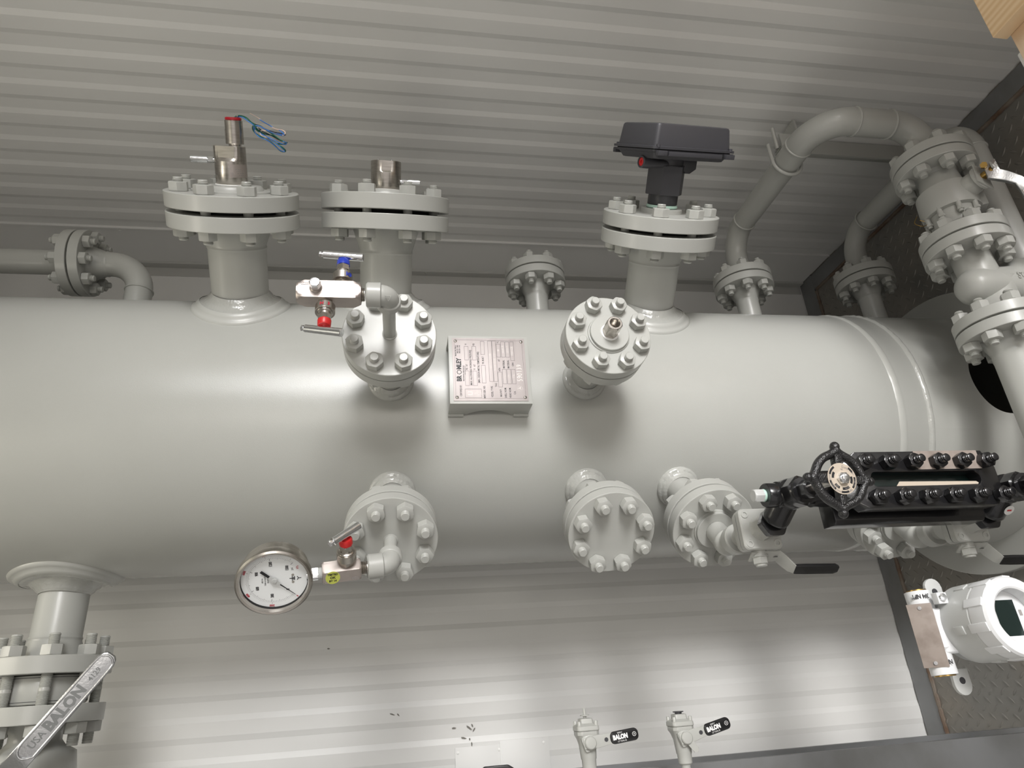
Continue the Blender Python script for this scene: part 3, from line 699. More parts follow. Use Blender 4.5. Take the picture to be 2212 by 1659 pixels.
# front plug
fy=cy-.0150
gp=Fr((cx+.001,fy,c.z+.108),-Y_,Z_)
q=part('vent_plug',MB().rings(gp,[(-.001,.0062),(.006,.0062),(.0062,hexr(.0150)),(.0165,hexr(.0150)),(.0175,.0070),(.0176,.0058)],36),'chrome',t,ang=28)
part('plug_seal',MB().rings(gp,[(0,.0095),(.0012,.0092),(.0035,.0072),(.0036,.006)],28),'stainless_satin',q)
m=MB(); m.text(Fr((cx+.0095,fy-.0002,c.z+.1235),-Y_,-Z_),'Aircom',.0056,.0002,sx=1.0); m.box(Fr((cx+.0062,fy-.0003,c.z+.1215),-Y_,-Z_),(-.0085,.0085),(-.0002,.0002),(0,.0002))
part('maker_lettering',m,'ink_grey',t)
def bonnet(o,d,bar_dir,cap,parent,ring_txt=None,name='bonnet',barlen=.062,bx=0,side=Y_):
    g=Fr(o,d,side); hx=hexr(.0205,th0=PI/6)
    q=part(name,MB().rings(g,[(-.001,hx),(.010,hx),(.0102,.0115),(.0105,.0150),(.0225,.0150),(.0232,.0146),(.0232,.0122),(.0245,.0118),(.0258,.0095),(.0300,.0090),(.0302,hexr(.0182)),(.0385,hexr(.0182)),(.0390,.0086),(.040,.0085)],36),'stainless',parent,ang=28)
    part('dust_cap',MB().rings(g,[(.0390,.0098),(.0395,.0102),(.0480,.0098),(.0500,.0085),(.0502,.0035)],32),cap,q)
    part('spindle',MB().cyl(g,.0028,.048,.0575,16),'chrome',q)
    gbx=Fr(g.p(0,0,.0585),bar_dir,d)
    part('tee_handle',MB().rings(gbx,[(-barlen/2+bx-.0075,.0036),(-barlen/2+bx-.0065,hexr(.009)),(-barlen/2+bx-.0035,hexr(.009)),(-barlen/2+bx-.0033,.0035),(-barlen/2+bx-.001,.0035),(-barlen/2+bx-.0006,.0060),(barlen/2+bx-.0008,.0066),(barlen/2+bx,.0058)],32),'chrome',q,ang=28)
    return q
bonnet(V3((cx+.0148,cy+.003,c.z+.071)),X_,V3((-.1,-.06,-1)).normalized(),'blue_cap',t)
q=bonnet(V3((cx-.0148,cy-.001,c.z+.094)),V3((-1,-.22,-.02)).normalized(),V3((-.30,-.35,-1)).normalized(),'red_cap',t,barlen=.060)
m=MB(); gg=Fr(V3((cx-.0148,cy-.001,c.z+.094)),V3((-1,-.22,-.02)).normalized(),Y_)
for i,(ch,th) in enumerate((('N',-.25),('3',.42))):
    dd=-Y_*math.cos(th)-Z_*math.sin(th); dd=(dd-gg.z*dd.dot(gg.z)).normalized(); o=gg.p(0,0,.0165)+dd*.0152; m.text(Fr(o,dd,-Z_ if True else Z_),ch,.0075,.0002,bold=.0003)
part('stamped_mark',m,'ink_red',q)
m=MB(); gg=Fr(V3((cx+.0148,cy+.003,c.z+.071)),X_,Y_)
for th,ch in ((.5,'I'),(.85,'O')):
    dd=-Y_*math.cos(th)-Z_*math.sin(th); o=gg.p(0,0,.0165)+dd*.0152; m.text(Fr(o,dd,-Z_),ch,.0085,.0002,bold=.0006)
part('stamped_mark',m,'blue_cap',t)

# --- elbow, needle valve and pressure gauge on the lower front flange
F3o=top(fF3,SD).o; dF3=fF3.z; gd=(Z_+dF3*.17).normalized(); od=(dF3-gd*dF3.dot(gd)).normalized()
t,c=elbow('elbow_pipe','grey half-inch elbow pipe joining the gauge valve to its flange',F3o,dF3,.073,gd,.036)
t=thing('needle_valve','stainless needle valve block with red cap, T-handle and round yellow sticker','valve',Fr(c+gd*.04,gd,od))
sd=gd.cross(od)                                    # sideways, up in the photo
if sd.x<0: sd=-sd
gn=Fr(c,gd,sd)          # x = up in photo
w=.0163
part('inlet_nipple',MB().rings(gn,[(.036,.0098)]+[(.037+.0012*i,.0105 if i%2 else .0096) for i in range(8)]+[(.0475,.0098)],28),'stainless',t)
part('block',MB().rings(gn,[(.0465,flats(6,w-.001,.0165,PI/6)),(.0495,flats(6,w,.019,PI/6)),(.1015,flats(6,w,.019,PI/6)),(.1045,flats(6,w-.001,.0165,PI/6))],48),'stainless_satin',t,ang=25)
part('outlet_nipple',MB().rings(gn,[(.104,.0068)]+[(.1045+.0011*i,.0094 if i%2 else .0086) for i in range(7)]+[(.1125,.0086)],28),'white_body',t)
fo=V3(c+gd*.0875); fd=None
# the hexagon's front-lower face carries the sticker
best=None
cam=V3((0,0,1.51))
for i in range(6):
    a=PI/6+i*PI/3; dd=gn.x*math.cos(a)+gn.y*math.sin(a); vv=((cam-fo).normalized()*.55-sd*.6)
    if (cam-fo).normalized().dot(dd)>.35 and (best is None or -dd.dot(sd)>best[0]): best=(-dd.dot(sd),dd)
fd=best[1]
gf=Fr(c+fd*w+gd*.0895,fd,gd)      # x=gd (left in photo)
rd=gf.y
q=part('test_sticker',MB().rings(gf,[(0,.0108),(.0003,.0108)],36),'yellow_sticker',t)
m=MB()
for i,(tx,sz) in enumerate((('TESTED',.0045),('OK',.0055),('BY 14',.0045))): m.text(Fr(gf.p(.0000,0,.0004)-(gd.cross(fd))*0+ (fd.cross(gd))*0 + ( -1*V3((0,0,0))) + (V3((0,0,0))),fd,-gd).sub(0,.0055-.0055*i,0),tx,sz,.0001,bold=.0002)
part('sticker_lettering',m,'ink_black',q)
m=MB(); m.text(Fr(c+fd*w+gd*.0555,fd,-gd).sub(0,-.006,.0001),'6926',.0065,.0002,sx=.8,bold=.0002); part('stamped_number',m,'ink_grey',t)
# bonnet on the photo-upper side
bd=(sd*.93-dF3*-.30).normalized()
bd=(sd+dF3*.22).normalized()
bonnet(c+gd*.0665+bd*.0155,bd,(V3((.50,.40,-.62))).normalized(),'red_cap',t,barlen=.050,bx=.002)
# gauge
gn0=(n(-133)*.985+gd*.0).normalized()
gz=(gn0-gd*gn0.dot(gd)*.6).normalized()
gc_=c+gd*.1735
up=(gd-gz*gd.dot(gz)).normalized()
gg=Fr(gc_,gz,up)            # x = dial up (left in the photo), z = out of the dial
t=thing('pressure_gauge','round stainless pressure gauge with white dial reading zero','gauge',gg)
RG=.0560
part('stem',MB().rings(Fr(gc_-gd*.064,gd,gz),[(0,.0080),(.001,flats(4,.0088,.0115,PI/4)),(.0125,flats(4,.0088,.0115,PI/4)),(.0135,.0082),(.018,.0078)],32),'chrome',t,ang=28)
part('case',MB().rings(gg,[(-.030,.044),(-.0285,.0475),(-.026,.0495),(-.004,.0500),(-.0035,.0545),(.010,.0555)],72,c1=False),'stainless',t,ang=30)
part('bezel',MB().pipe(gg,[(-.003,.0495),(-.003,.0552),(.006,RG),(.0105,.0556),(.0125,.0530),(.0118,.0500),(.0085,.0487),(.0035,.0480)],72),'stainless',t,ang=40)
part('dial',MB().rings(gg,[(.0005,.0480),(.0012,.0480)],72),'dial_white',t)
part('dial_rim',MB().pipe(gg,[(.0012,.0478),(.0058,.0482),(.0058,.0488),(.0010,.0488)],72),'black_rubber',t)
def pol(r_,deg,z=.0013):    # dial angle clockwise from 12 o'clock
    a=math.radians(deg); return gg.p(r_*math.cos(a),-r_*math.sin(a),z)
def dirv(deg): a=math.radians(deg); return gg.x*math.cos(a)-gg.y*math.sin(a)
mk=MB(); mr=MB()
def tick(M_,r0,r1,deg,w_):
    d=dirv(deg); M_.box(Fr(gg.o+gg.z*.00125,gg.z,d),(r0,r1),(-w_,w_),(0,.00015))
sp=lambda v: -135+270*v
for i in range(76):
    big=i%15==0; mid=i%5==0
    tick(mk,.0342 if big else (.0355 if mid else .0368),.0385,sp(i/75),.00028 if big else .00014)
for i in range(104):
    v=i*100/10342; big=i%20==0; tick(mr,.0392,.0425 if big else (.0415 if i%10==0 else .0405),sp(v),.00022 if big else .0001)
tk=part('scale_ticks',mk,'ink_black',t); 
tk=part('kpa_scale_ticks',mr,'ink_grey',t)
mk=MB()
for i,tx in enumerate(('0','300','600','900','1200','1500')):
    mk.text(Fr(pol(.0265 if i in (0,5) else .0278,sp(i/5)),gg.z,-gg.y),tx,.0062,.0001,sx=.72,bold=.00025)
mk.text(Fr(pol(.0305,158),gg.z,-gg.y).sub(.0045,.0015,0) if False else Fr(gg.p(-.0255,-.0165,.0013),gg.z,-gg.y),'psi',.0052,.0001,sx=.8)
for i,(tx,yy) in enumerate((('AISI 316',.0172),('TUBE & SOCKET',.0132),('EN 837-1',.0092))): mk.text(Fr(gg.p(yy,0,.0013),gg.z,-gg.y),tx,.0031,.0001,sx=.8)
# maker's mark: bars and a Y
for a0,b0,w_,h_ in ((-.0255,0,.0042,.00055),(-.0255,0,.0006,.004),(-.0272,.0005,.0028,.0005),(-.0288,0,.0034,.0006)): mk.box(gg,(a0-h_,a0+h_),(b0-w_,b0+w_),(.0012,.0014))
mk.tube([gg.p(-.0325,.003,.0014),gg.p(-.0345,0,.0014),gg.p(-.0385,0,.0014)],.00055,6); mk.tube([gg.p(-.0325,-.003,.0014),gg.p(-.0345,0,.0014)],.00055,6)
part('dial_lettering',mk,'ink_black',t)
mr=MB()
for v,tx in ((0,'0'),(2000,'2000'),(4000,'4000'),(6000,'6000'),(8000,'8000'),):
    de=sp(v/10342); d=dirv(de); y_=d if abs(((de+180)%360)-180)<95 else -d
    y_=d; mr.text(Fr(pol(.0450,de),gg.z,y_.cross(gg.z)),tx,.0048,.0001,sx=.75,bold=.0002)
mr.text(Fr(gg.p(-.0335,-.0185,.0013),gg.z,-gg.y),'kPa',.0052,.0001,sx=.8)
part('kpa_lettering',mr,'ink_red',t)
for b_ in (.0062,-.0062): part('dial_screw',MB().rings(gg.sub(-.0265,b_,.0012),[(0,.002),(.0006,.0019),(.0008,.0008)],14),'stainless',t)
pd=dirv(-137); gp=Fr(gg.o+gg.z*.0034,gg.z,pd)
q=part('pointer',MB().prism(gp,[(-.0255,-.0021),(-.0255,.0021),(-.006,.0019),(.006,.0010),(.0395,.0003),(.0395,-.0003),(.006,-.0010),(-.006,-.0019)],0,.0005),'ink_black',t)
m=MB(); m.prism(gp,[(-.010,-.0023),(-.010,.0023),(-.005,.003),(-.002,.0047),(.002,.0047),(.005,.003),(.0085,.0024),(.0105,.0015),(.0105,-.0015),(.0085,-.0024),(.005,-.003),(.002,-.0047),(-.002,-.0047),(-.005,-.003)],.0006,.0013)
m.rings(gp,[(.0012,.0038),(.0022,.0036),(.0024,.0015)],24); part('pointer_hub',m,'white_body',q)

# ================================================================== name plate
PD=n(-89.3); gpn=Fr(nz(-89.3,.3555,1.341),PD,Z_)         # x up, y = PD x Z
gpn=Fr(gpn.o,PD,X_)                                  # x = reading direction, y = up
if gpn.y.z<0: gpn=Fr(gpn.o,PD,-X_)
t=thing('name_plate','square metal vessel name plate riveted on a grey stand-off bracket','name plate',gpn)
# bracket: top sheet along z, two side legs (at +-x) with arched cut-outs whose feet rest on the shell
hw,hh=.0735,.0795
m=MB(); m.box(gpn,(-hw,hw),(-hh,hh),(-.0045,-.0012)); part('bracket_face',m,'grey_paint',t,bevel=.0015)
for sx in (1,-1):
    x0=sx*hw; xin=x0-sx*.0032
    dep=.3555-math.sqrt(RV*RV-(hw-.0034)**2)-.0008; depo=.3555-math.sqrt(RV*RV-(hw+.004)**2)         # distance down to the shell at the leg
    poly=[(-hh,-.004)]+[(-hh,-dep)]+[(-hh+.028,-dep)]
    k=14
    for i in range(k+1):
        u=i/k; poly.append((-hh+.034+(2*hh-.068)*u,-dep+.001+(.024)*math.sin(PI*u)**.7))
    poly+= [(hh-.028,-dep),(hh,-dep),(hh,-.004)]
    g=Fr(gpn.p(min(x0,xin),0,0),gpn.x,gpn.y)       # x = up, y = gpn.z? 
    sg=1 if g.y.dot(gpn.z)>0 else -1
    m=MB(); m.prism(g,[(a,b*sg) for a,b in poly],0,.0032); q=part('bracket_leg',m,'grey_paint',t,bevel=.0006)
    for e in (1,-1):
        m=MB(); m.tube([gpn.p(x0+sx*.0012,e*hh,-depo+.0072),gpn.p(x0+sx*.0012,e*(hh-.030),-depo+.0072)],.0036,10); part('foot_weld',m,'weld_paint',q)
pw,ph=.0680,.0720
m=MB(); m.box(gpn,(-pw,pw),(-ph,ph),(-.0012,0)); pl_=part('plate',m,'nameplate_metal',t,'engraved metal plate with vessel data',bevel=.0003)
for a in (-1,1):
    for b in (-1,1):
        q=part('rivet',MB().rings(gpn.sub(a*.0608,b*.0655,0),[(0,.0032),(.0008,.0031),(.0016,.002),(.0017,.0008)],18),'stainless',t)
        part('rivet_core',MB().rings(gpn.sub(a*.0608,b*.0655,.0012),[(0,.0012),(.0008,.0011)],12),'ink_black',q)
def U(x,y): return (x-.5)*2*pw, (.5-y)*2*ph       # plate fractions: x along reading direction, y downwards
ink=MB(); em=MB()
def tx(M_,x,y,s,size,sx=.8,al='LEFT',b=.00008):
    a,c_=U(x,y); M_.text(gpn.sub(a,c_,.00012),s,size,.00008,al,sx,b)
def bx(M_,x0,y0,x1,y1,w=.00022):
    (a0,b0),(a1,b1)=U(x0,y0),U(x1,y1)
    for p0,p1 in (((a0,b0),(a1,b0)),((a1,b0),(a1,b1)),((a1,b1),(a0,b1)),((a0,b1),(a0,b0))):
        M_.box(gpn,(min(p0[0],p1[0])-w,max(p0[0],p1[0])+w),(min(p0[1],p1[1])-w,max(p0[1],p1[1])+w),(0,.00015))
bx(ink,.035,.03,.965,.965,.00015)
tx(ink,.07,.10,'CERTIFIED BY:',.0052,.72)
tx(ink,.30,.085,'BR',.0125,.82,b=.0006); tx(ink,.487,.085,'MLEY',.0125,.82,b=.0006)
# ringed gear standing for the O
a,c_=U(.445,.085); gg2=gpn.sub(a,c_,.0); ink.pipe(gg2,[(0,.0034),(.0002,.0034),(.0002,.0043),(0,.0043)],24)
for i in range(8): ink.box(Fr(gg2.o,gg2.z,gg2.x*math.cos(i*PI/4)+gg2.y*math.sin(i*PI/4)),(.0040,.0051),(-.0007,.0007),(0,.0002))
tx(ink,.305,.143,'MECHANICAL SERVICES INC.',.0031,.86); tx(ink,.40,.163,'a division of industrial services',.0018,.9)
for i,s in enumerate(('Medicine Hat, Alberta','(403) 275 - 5006','(403) 528 - 3142')): tx(ink,.70 if i==0 else .745,.045+.027*i,s,.0034,.78)
def fld(x0,x1,y,lab,lx,em_s=None,h=.052):
    bx(ink,x0,y-h/2,x1,y+h/2)
    if em_s: tx(em,(x0+x1)/2,y,em_s,.0062,.72,'CENTER')
bx(ink,.05,.155,.18,.372); tx(em,.115,.225,'U',.012,1,'CENTER'); bx(em,.085,.19,.145,.25)
for i,s in enumerate(('W','RT-1','HT')): tx(em,.115,.29+.04*i,s,.006,.8,'CENTER')
fld(.235,.465,.19,'',0,'350'); tx(ink,.48,.19,'PSI   AT',.0052,.72); fld(.64,.86,.19,'',0,'100'); tx(ink,.88,.19,'\u00b0F',.0052,.72)
tx(ink,.235,.243,'(MAX. ALLOWABLE WORKING PRESSURE)',.0054,.76)
fld(.235,.465,.295,'',0,'-20'); tx(ink,.48,.295,'\u00b0F    AT',.0052,.72); fld(.64,.86,.295,'',0,'350'); tx(ink,.875,.295,'PSI',.0052,.72)
tx(ink,.275,.348,'(MIN. DESIGN METAL TEMPERATURE)',.0054,.76)
tx(ink,.04,.413,'MFR\'S SER. NO.',.0054,.74); fld(.275,.555,.413,'',0,'855843'); tx(ink,.575,.413,'YR. BUILT',.0052,.74); fld(.73,.945,.413,'',0,'2023')
tx(ink,.055,.515,'VESSEL TYPE',.0056,.76); fld(.30,.955,.515,'',0,'VERTICAL VESSEL'); tx(ink,.215,.573,'TAG',.0054,.76); fld(.30,.955,.573,'',0,'FILTER VESSEL 4 OF 4')
tx(ink,.065,.632,'M.A.W.P.',.0054,.76); fld(.215,.45,.632,'',0,'2413'); tx(ink,.465,.632,'KPA',.0052,.76); tx(ink,.62,.632,'AT',.0052,.76); fld(.69,.905,.632,'',0,'38'); tx(ink,.92,.632,'\u00b0C',.0052,.76)
tx(ink,.045,.695,'SHELL NOM.',.0054,.74); fld(.265,.495,.695,'',0,'.375'); tx(ink,.51,.695,'MATERIAL',.0054,.74); fld(.69,.945,.695,'',0,'SA516-70')
tx(ink,.045,.757,'HEAD NOM.',.0054,.74); fld(.265,.495,.757,'',0,'.375'); tx(ink,.51,.757,'MATERIAL',.0054,.74); fld(.69,.945,.757,'',0,'SA516-70')
tx(ink,.10,.820,'C.A.',.0054,.74); fld(.265,.495,.820,'',0,'1/16'); tx(ink,.545,.820,'CRN',.0052,.74); fld(.635,.945,.820,'',0,'V4567.2135')
part('plate_lettering',ink,'ink_black',pl_)
part('stamped_characters',em,'emboss',pl_); em=MB(); tx(em,.30,.905,'590139',.0145,.86,'LEFT',.00005); tx(em,.195,.893,'A',.0085,1,'CENTER')
part('stamped_number',em,'emboss',pl_)
a,c_=U(.195,.893); part('stamped_ring',MB().pipe(gpn.sub(a,c_,0),[(0,.0052),(.0002,.0052),(.0002,.0056),(0,.0056)],28),'emboss',pl_)
# ================================================================== flanged piping on the wall side
S2V=dict(S2)
cover('flange','blank bolted flange on the wall-side nozzle behind the open hex socket flange',fB,S2V,S2N,group='wall-side flanges')
def weldneck(fr,S,rp,extra,parent,side=1,nm='flange_neck'):
    f=S['gap']/2+S['t']; m=MB().rings(fr,[(f-.001,rp*1.42),(f+.003,rp*1.38),(f+.03,rp*1.04),(f+.034,rp+.0018),(f+.038,rp+.0004),(f+extra,rp)],44,c0=False,c1=False)
    return part(nm,m,'grey_paint',parent)
# vent pipe going up from the elbowed nozzle
t=cover('vent_pipe','grey flanged vent pipe at the left edge, on the elbow near the vessel top',fA,S2V,S2N,cat='pipe')
weldneck(fA,S2V,.0302,.05,t); part('pipe',MB().tube([(xA,VY,2.34),(xA,VY,HZ-.003)],.0302,32),'grey_paint',t)
# outlet pipe of the lower nozzle: up along the wall, down and into the lever valve
ZV,YV=.275,1.05
t=cover('outlet_pipe','grey bent pipe from a wall-side flange along the ribbed wall to the lever valve',fC,S2V,S2N,cat='pipe')
weldneck(fC,S2V,.0302,.055,t)
pth=fillet([(1.07,VY,.535),(1.178,VY,.535),(1.178,YV,.535),(1.178,YV,ZV),(1.085,YV,ZV)],[.08,.088,.07],14)
rad=[.0302+.0028*min(1,max(0,(1.45-p.y)/.3)) for p in pth]
part('pipe',MB().tube(pth,rad,36,caps=False),'grey_paint',t,ang=60)
welds_at(t,[((1.178,VY-.082,.535),Y_)],.0306); welds_at(t,[((1.178,YV+.09,.535),Y_),((1.178,YV,.445),Z_),((1.178,YV,.350),Z_)],.0330)
S25=dict(rho=.0865,t=.0235,bcr=.0685,nb=8,off=PI/8,gap=.004,hr=.0098); N25=dict(af=.031,nh=.0175,r=.0088,prot=.0095)
gA=Fr((1.045,YV,ZV),X_,Z_)
q=part('end_flange',MB().disc_holes(gA,.03,S25['rho'],.002,.002+S25['t'],S25['bcr'],8,PI/8,S25['hr']),'grey_paint',t,ang=30)
part('flange_neck',MB().rings(gA,[(.0245,.047),(.03,.045),(.046,.035)],40),'grey_paint',q)
# second pipe, nearest the floor
t=cover('drain_pipe','lowest grey bent pipe close to the chequer plate, passing behind the lever valve',fD,S2V,S2N,cat='pipe')
weldneck(fD,S2V,.0302,.05,t)
pth=fillet([(1.09,VY,.138),(1.20,VY,.138),(1.20,1.06,.135),(.45,1.06,.13)],[.08,.08],14)
part('pipe',MB().tube(pth,[.0302+.003*min(1,max(0,(1.45-p.y)/.3)) for p in pth],36),'grey_paint',t,ang=60)
welds_at(t,[((1.20,VY-.082,.138),Y_),((1.20,1.142,.1355),Y_),((1.118,1.06,.1345),X_)],.0330)
# pipe bracket on the ribbed wall with a U-bolt
t=thing('wall_strut','long grey angle iron strut fixed on the ribbed wall behind the bent pipe','strut',Fr((CX,1.27,.03)))
m=MB(); m.prism(Fr((CX-.0064,0,0),Z_,Y_),[(1.25,0),(1.31,0),(1.31,.005),(1.255,.005),(1.255,.05),(1.25,.05)],.006,.47); part('angle_iron',m,'grey_paint',t)
t=thing('pipe_clip','small bracket with a U-bolt holding the bent pipe at the wall','pipe clip',Fr((CX,1.27,.5)))
m=MB(); m.prism(Fr((0,0,.482),Z_,Y_),[(1.185,-1.213),(1.255,-1.213),(1.255,-(CX-.0065)),(1.185,-(CX-.0065))],0,.006); part('shelf',m,'grey_paint',t)
m=MB(); m.box(Fr((0,0,0)),(1.213,1.262),(1.180,1.186),(.478,.545)); part('clip_plate',m,'grey_paint',t,bevel=.001)
ub=[V3((1.23,1.19,.578))]
for i in range(13):
    a=PI/2-PI*i/12; ub.append(V3((1.178-.0390*math.cos(a),1.195,.535+.0390*math.sin(a))))
ub.append(V3((1.25,1.19,.492))); part('u_bolt',MB().tube(spl(ub,4),.0046,12),'grey_paint',t)
part('rod_end',MB().cyl(Fr((1.222,1.187,.556),V3((.9,-.35,.25))),.005,-.005,.05,12),'grey_paint',t)

# --- lever ball valve between two flanges
gA2=Fr((1.045,YV,ZV),-X_,Z_); gB=Fr((.822,YV,ZV),X_,Z_)
t=thing('lever_ball_valve','grey flanged ball valve with a long bright lever at the right edge of the photo','valve',Fr((.93,YV,ZV-.09)))
for fr,nm in ((gA2,1),(gB,-1)):
    q=part('end_flange',MB().disc_holes(fr,.03,S25['rho'],.002,.002+S25['t'],S25['bcr'],8,PI/8,S25['hr']),'grey_paint',t,ang=30)
    f=.002+S25['t']; part('neck',MB().rings(fr,[(f-.001,.045),(f+.012,.041),(f+.03,.0405)],40,c0=False,c1=False),'grey_paint',q)
    part('gasket',MB().cyl(fr,.05,-.0018,.0018,32),'black_rubber',q)
gvx=Fr((0,YV,ZV),X_,Z_)
part('body',MB().rings(gvx,[(.846,.040),(.862,.042),(.870,.047),(.905,.049),(.9065,.0585),(.935,.0605),(.968,.0585),(.9695,.048),(.99,.044),(1.015,.041)],56),'grey_paint',t,ang=28)
for a in (-150,150):
    aa=math.radians(a); d=gvx.x*math.cos(aa)+gvx.y*math.sin(aa); m=MB(); m.box(Fr(V3((.936,YV,ZV))+d*.052,d,X_),(-.031,.033),(-.02,.02),(0,.0155)); part('body_pad',m,'grey_paint',t,bevel=.003)
for a in (-100,-60,-125,100,60,20,-20):
    aa=math.radians(a); c_=V3((.897,YV,ZV))+(gvx.x*math.cos(aa)+gvx.y*math.sin(aa))*.0535; part('body_bolt',MB().rings(Fr(c_,-X_),[(-.03,.0055),(.004,.0055),(.0042,hexr(.0125)),(.010,hexr(.0125)),(.0105,.0048),(.016,.0048)],24),'grey_paint',t,ang=28)
sd_=V3((.02,-.86,-.18)).normalized(); gst=Fr((.945,YV,ZV),sd_,X_)
part('bonnet',MB().rings(gst,[(.045,.026),(.070,.024),(.078,.020),(.079,.028),(.084,.028)],40),'grey_paint',t)
m=MB(); m.prism(gst,[(-.030,-.020),(.026,-.022),(.030,.016),(-.018,.024)],.084,.0875); part('stop_plate',m,'grey_paint',t,bevel=.0008)
part('stem',MB().rings(gst,[(.08,flats(2,.006,.0085)),(.112,flats(2,.006,.0085))],28),'brass',t,ang=28)
part('stem_bolt',MB().rings(Fr(gst.p(.012,.013,.104),V3((-.2,-.6,.75)),X_),[(-.012,.004),(0,.004),(.0002,hexr(.0125)),(.007,hexr(.0125))],24),'brass',t,ang=28)
# cast lever: hub, cranked neck and ribbed grip
def lever(path,widths,thick,nrm,m_,name,parent,groove=None):
    """flat bar following path (list of points), wide across nrm x direction"""
    vs=[];fs=[];k=len(path); P_=[V3(p) for p in path]
    for i,p in enumerate(P_):
        T=(P_[min(i+1,k-1)]-P_[max(i-1,0)]).normalized(); N_=(nrm-T*nrm.dot(T)).normalized(); B_=T.cross(N_); w_=widths[i]; h=thick
        for a,b in ((-1,-1),(1,-1),(1,1),(-1,1)): vs.append(p+B_*a*w_+N_*b*h)
    for i in range(k-1):
        for j in range(4): l=(j+1)%4; fs.append((4*i+j,4*i+l,4*i+4+l,4*i+4+j))
    fs+= [(3,2,1,0),tuple(4*(k-1)+j for j in range(4))]
    return part(name,MB().add(vs,fs),m_,parent,bevel=.0022,bseg=3)
h0=gst.p(0,0,.108); LN=V3((-.10,-.72,.68)).normalized()
lv=[h0+X_*.022+sd_*.0,h0-X_*.012,h0-X_*.022-Z_*.018+sd_*.006,h0-X_*.034-Z_*.040+sd_*.010,h0-X_*.060-Z_*.048+sd_*.012,h0-X_*.12-Z_*.052+sd_*.012,h0-X_*.20-Z_*.057+sd_*.012,h0-X_*.212-Z_*.058+sd_*.012]
q=lever(lv,[.012,.014,.0110,.0100,.0118,.0120,.0115,.008],.0060,LN,'cast_zinc','lever',t)
for s_ in (-1,1):
    LQ=(lv[-2]-lv[4]).normalized(); LB_=LQ.cross(LN).normalized(); LW=LB_.cross(LQ).normalized(); LW=LW if LW.dot(LN)>0 else -LW; pts=[p+LW*.0062+LB_*s_*.0095 for p in lv[4:7]]; part('lever_rib',MB().tube(pts,.0022,8),'chrome',q)
m=MB(); m.box(Fr(h0+sd_*.0055,sd_,X_),(-.002,.016),(-.010,.010),(0,.0016)); part('lever_window',m,'grey_paint',q,bevel=.002)
m=MB(); dl=(lv[6]-lv[4]).normalized(); m.text(Fr(lv[4]*.42+lv[6]*.58+LW*.0064,LW,dl),'5 WKM 2',.0115,.0006,bold=.0003); part('cast_lettering',m,'zinc_letter',q); m=MB()
studs(t,8,S25['bcr'],PI/8,-.026,.026,N25['af'],N25['nh'],N25['r'],N25['prot']) if False else None
def studs_at(parent,fr,S,N,t_lo,t_hi):
    """stud bolts about an arbitrary frame, children of an unrotated thing"""
    sm=stud_mesh(N['r'],-t_lo-N['nh']-N['prot'],t_hi+N['nh']+N['prot'],'grey_paint',N.get('th0',.016)); nm=nut_mesh(N['af'],N['nh'],'grey_paint'); rt=ROOT[parent.name]
    R3=fr.M().to_3x3().to_4x4()
    for i in range(S['nb']):
        a=S['off']+i*2*PI/S['nb']; s=bpy.data.objects.new('stud_bolt',sm); COL.objects.link(s); s.parent=parent
        s.matrix_local=rt@Matrix.Translation(fr.p(S['bcr']*math.cos(a),S['bcr']*math.sin(a),0))@R3
        for zz,fl in ((t_hi+.0003,0),(-t_lo-.0003,PI)):
            q=bpy.data.objects.new('nut',nm); COL.objects.link(q); q.parent=s; q.location=(0,0,zz); q.rotation_euler=(fl,0,random.uniform(0,1))
studs_at(t,gA2,S25,N25,.0255,.0255); studs_at(t,gB,S25,N25,.0255,.0255)
# sealing wire loop hanging below the valve
part('wire_seal',MB().tube(spl([(.925,YV+.03,ZV+.062),(.905,YV+.03,ZV+.075),(.89,YV+.02,ZV+.066),(.90,YV+.02,ZV+.05),(.915,YV+.03,ZV+.058)],6),.0008,6),'brass',t)

# --- check valve below it (photo right), S-shaped cast body
gC=Fr((.615,YV,ZV-.007),X_,Z_); gB2=Fr((.822,YV,ZV),-X_,Z_)
t=thing('check_valve','cast grey check valve with raised letters between two bolted flanges at the right edge','valve',Fr((.72,YV,ZV-.12)))
for fr in (gB2,gC):
    q=part('end_flange',MB().disc_holes(fr,.03,S25['rho'],.002,.002+S25['t'],S25['bcr'],8,PI/8,S25['hr']),'grey_paint',t,ang=30)
    part('gasket',MB().cyl(fr,.05,-.0018,.0018,32),'black_rubber',q)
gk=Fr((.717,YV,ZV-.004),V3((.06,0,-1)),X_)
part('body',MB().rings(gk,[(-.056,.010),(-.054,.019),(-.048,.029),(-.036,.037),(-.018,.0415),(.01,.0425),(.05,.043),(.070,.0445),(.076,.052),(.078,.060),(.098,.061)],56),'grey_paint',t,ang=55)
pth=spl([(.81,YV,ZV),(.79,YV,ZV),(.765,YV,ZV-.002),(.735,YV,ZV-.006)],5); part('inlet_neck',MB().tube(pth,[.038]*len(pth),36),'grey_paint',t,ang=70)
pth=spl([(.725,YV-.004,ZV-.030),(.708,YV-.004,ZV-.029),(.695,YV-.003,ZV-.026),(.672,YV,ZV-.014),(.655,YV,ZV-.008),(.630,YV,ZV-.007)],5); k=len(pth)
part('outlet_neck',MB().tube(pth,[.041-.006*math.sin(PI*min(1,i/(k-1)*1.1)) for i in range(k)],36),'grey_paint',t,ang=70)
fdn=V3((-.12,-.88,.0)).normalized(); fo=V3((.727,YV,ZV-.062))+fdn*.0428; m=MB()
m.text(Fr(fo,fdn,V3((.1,0,-1))),'SCI',.021,.0028,bold=.0006)
part('cast_letters',m,'grey_paint',t)
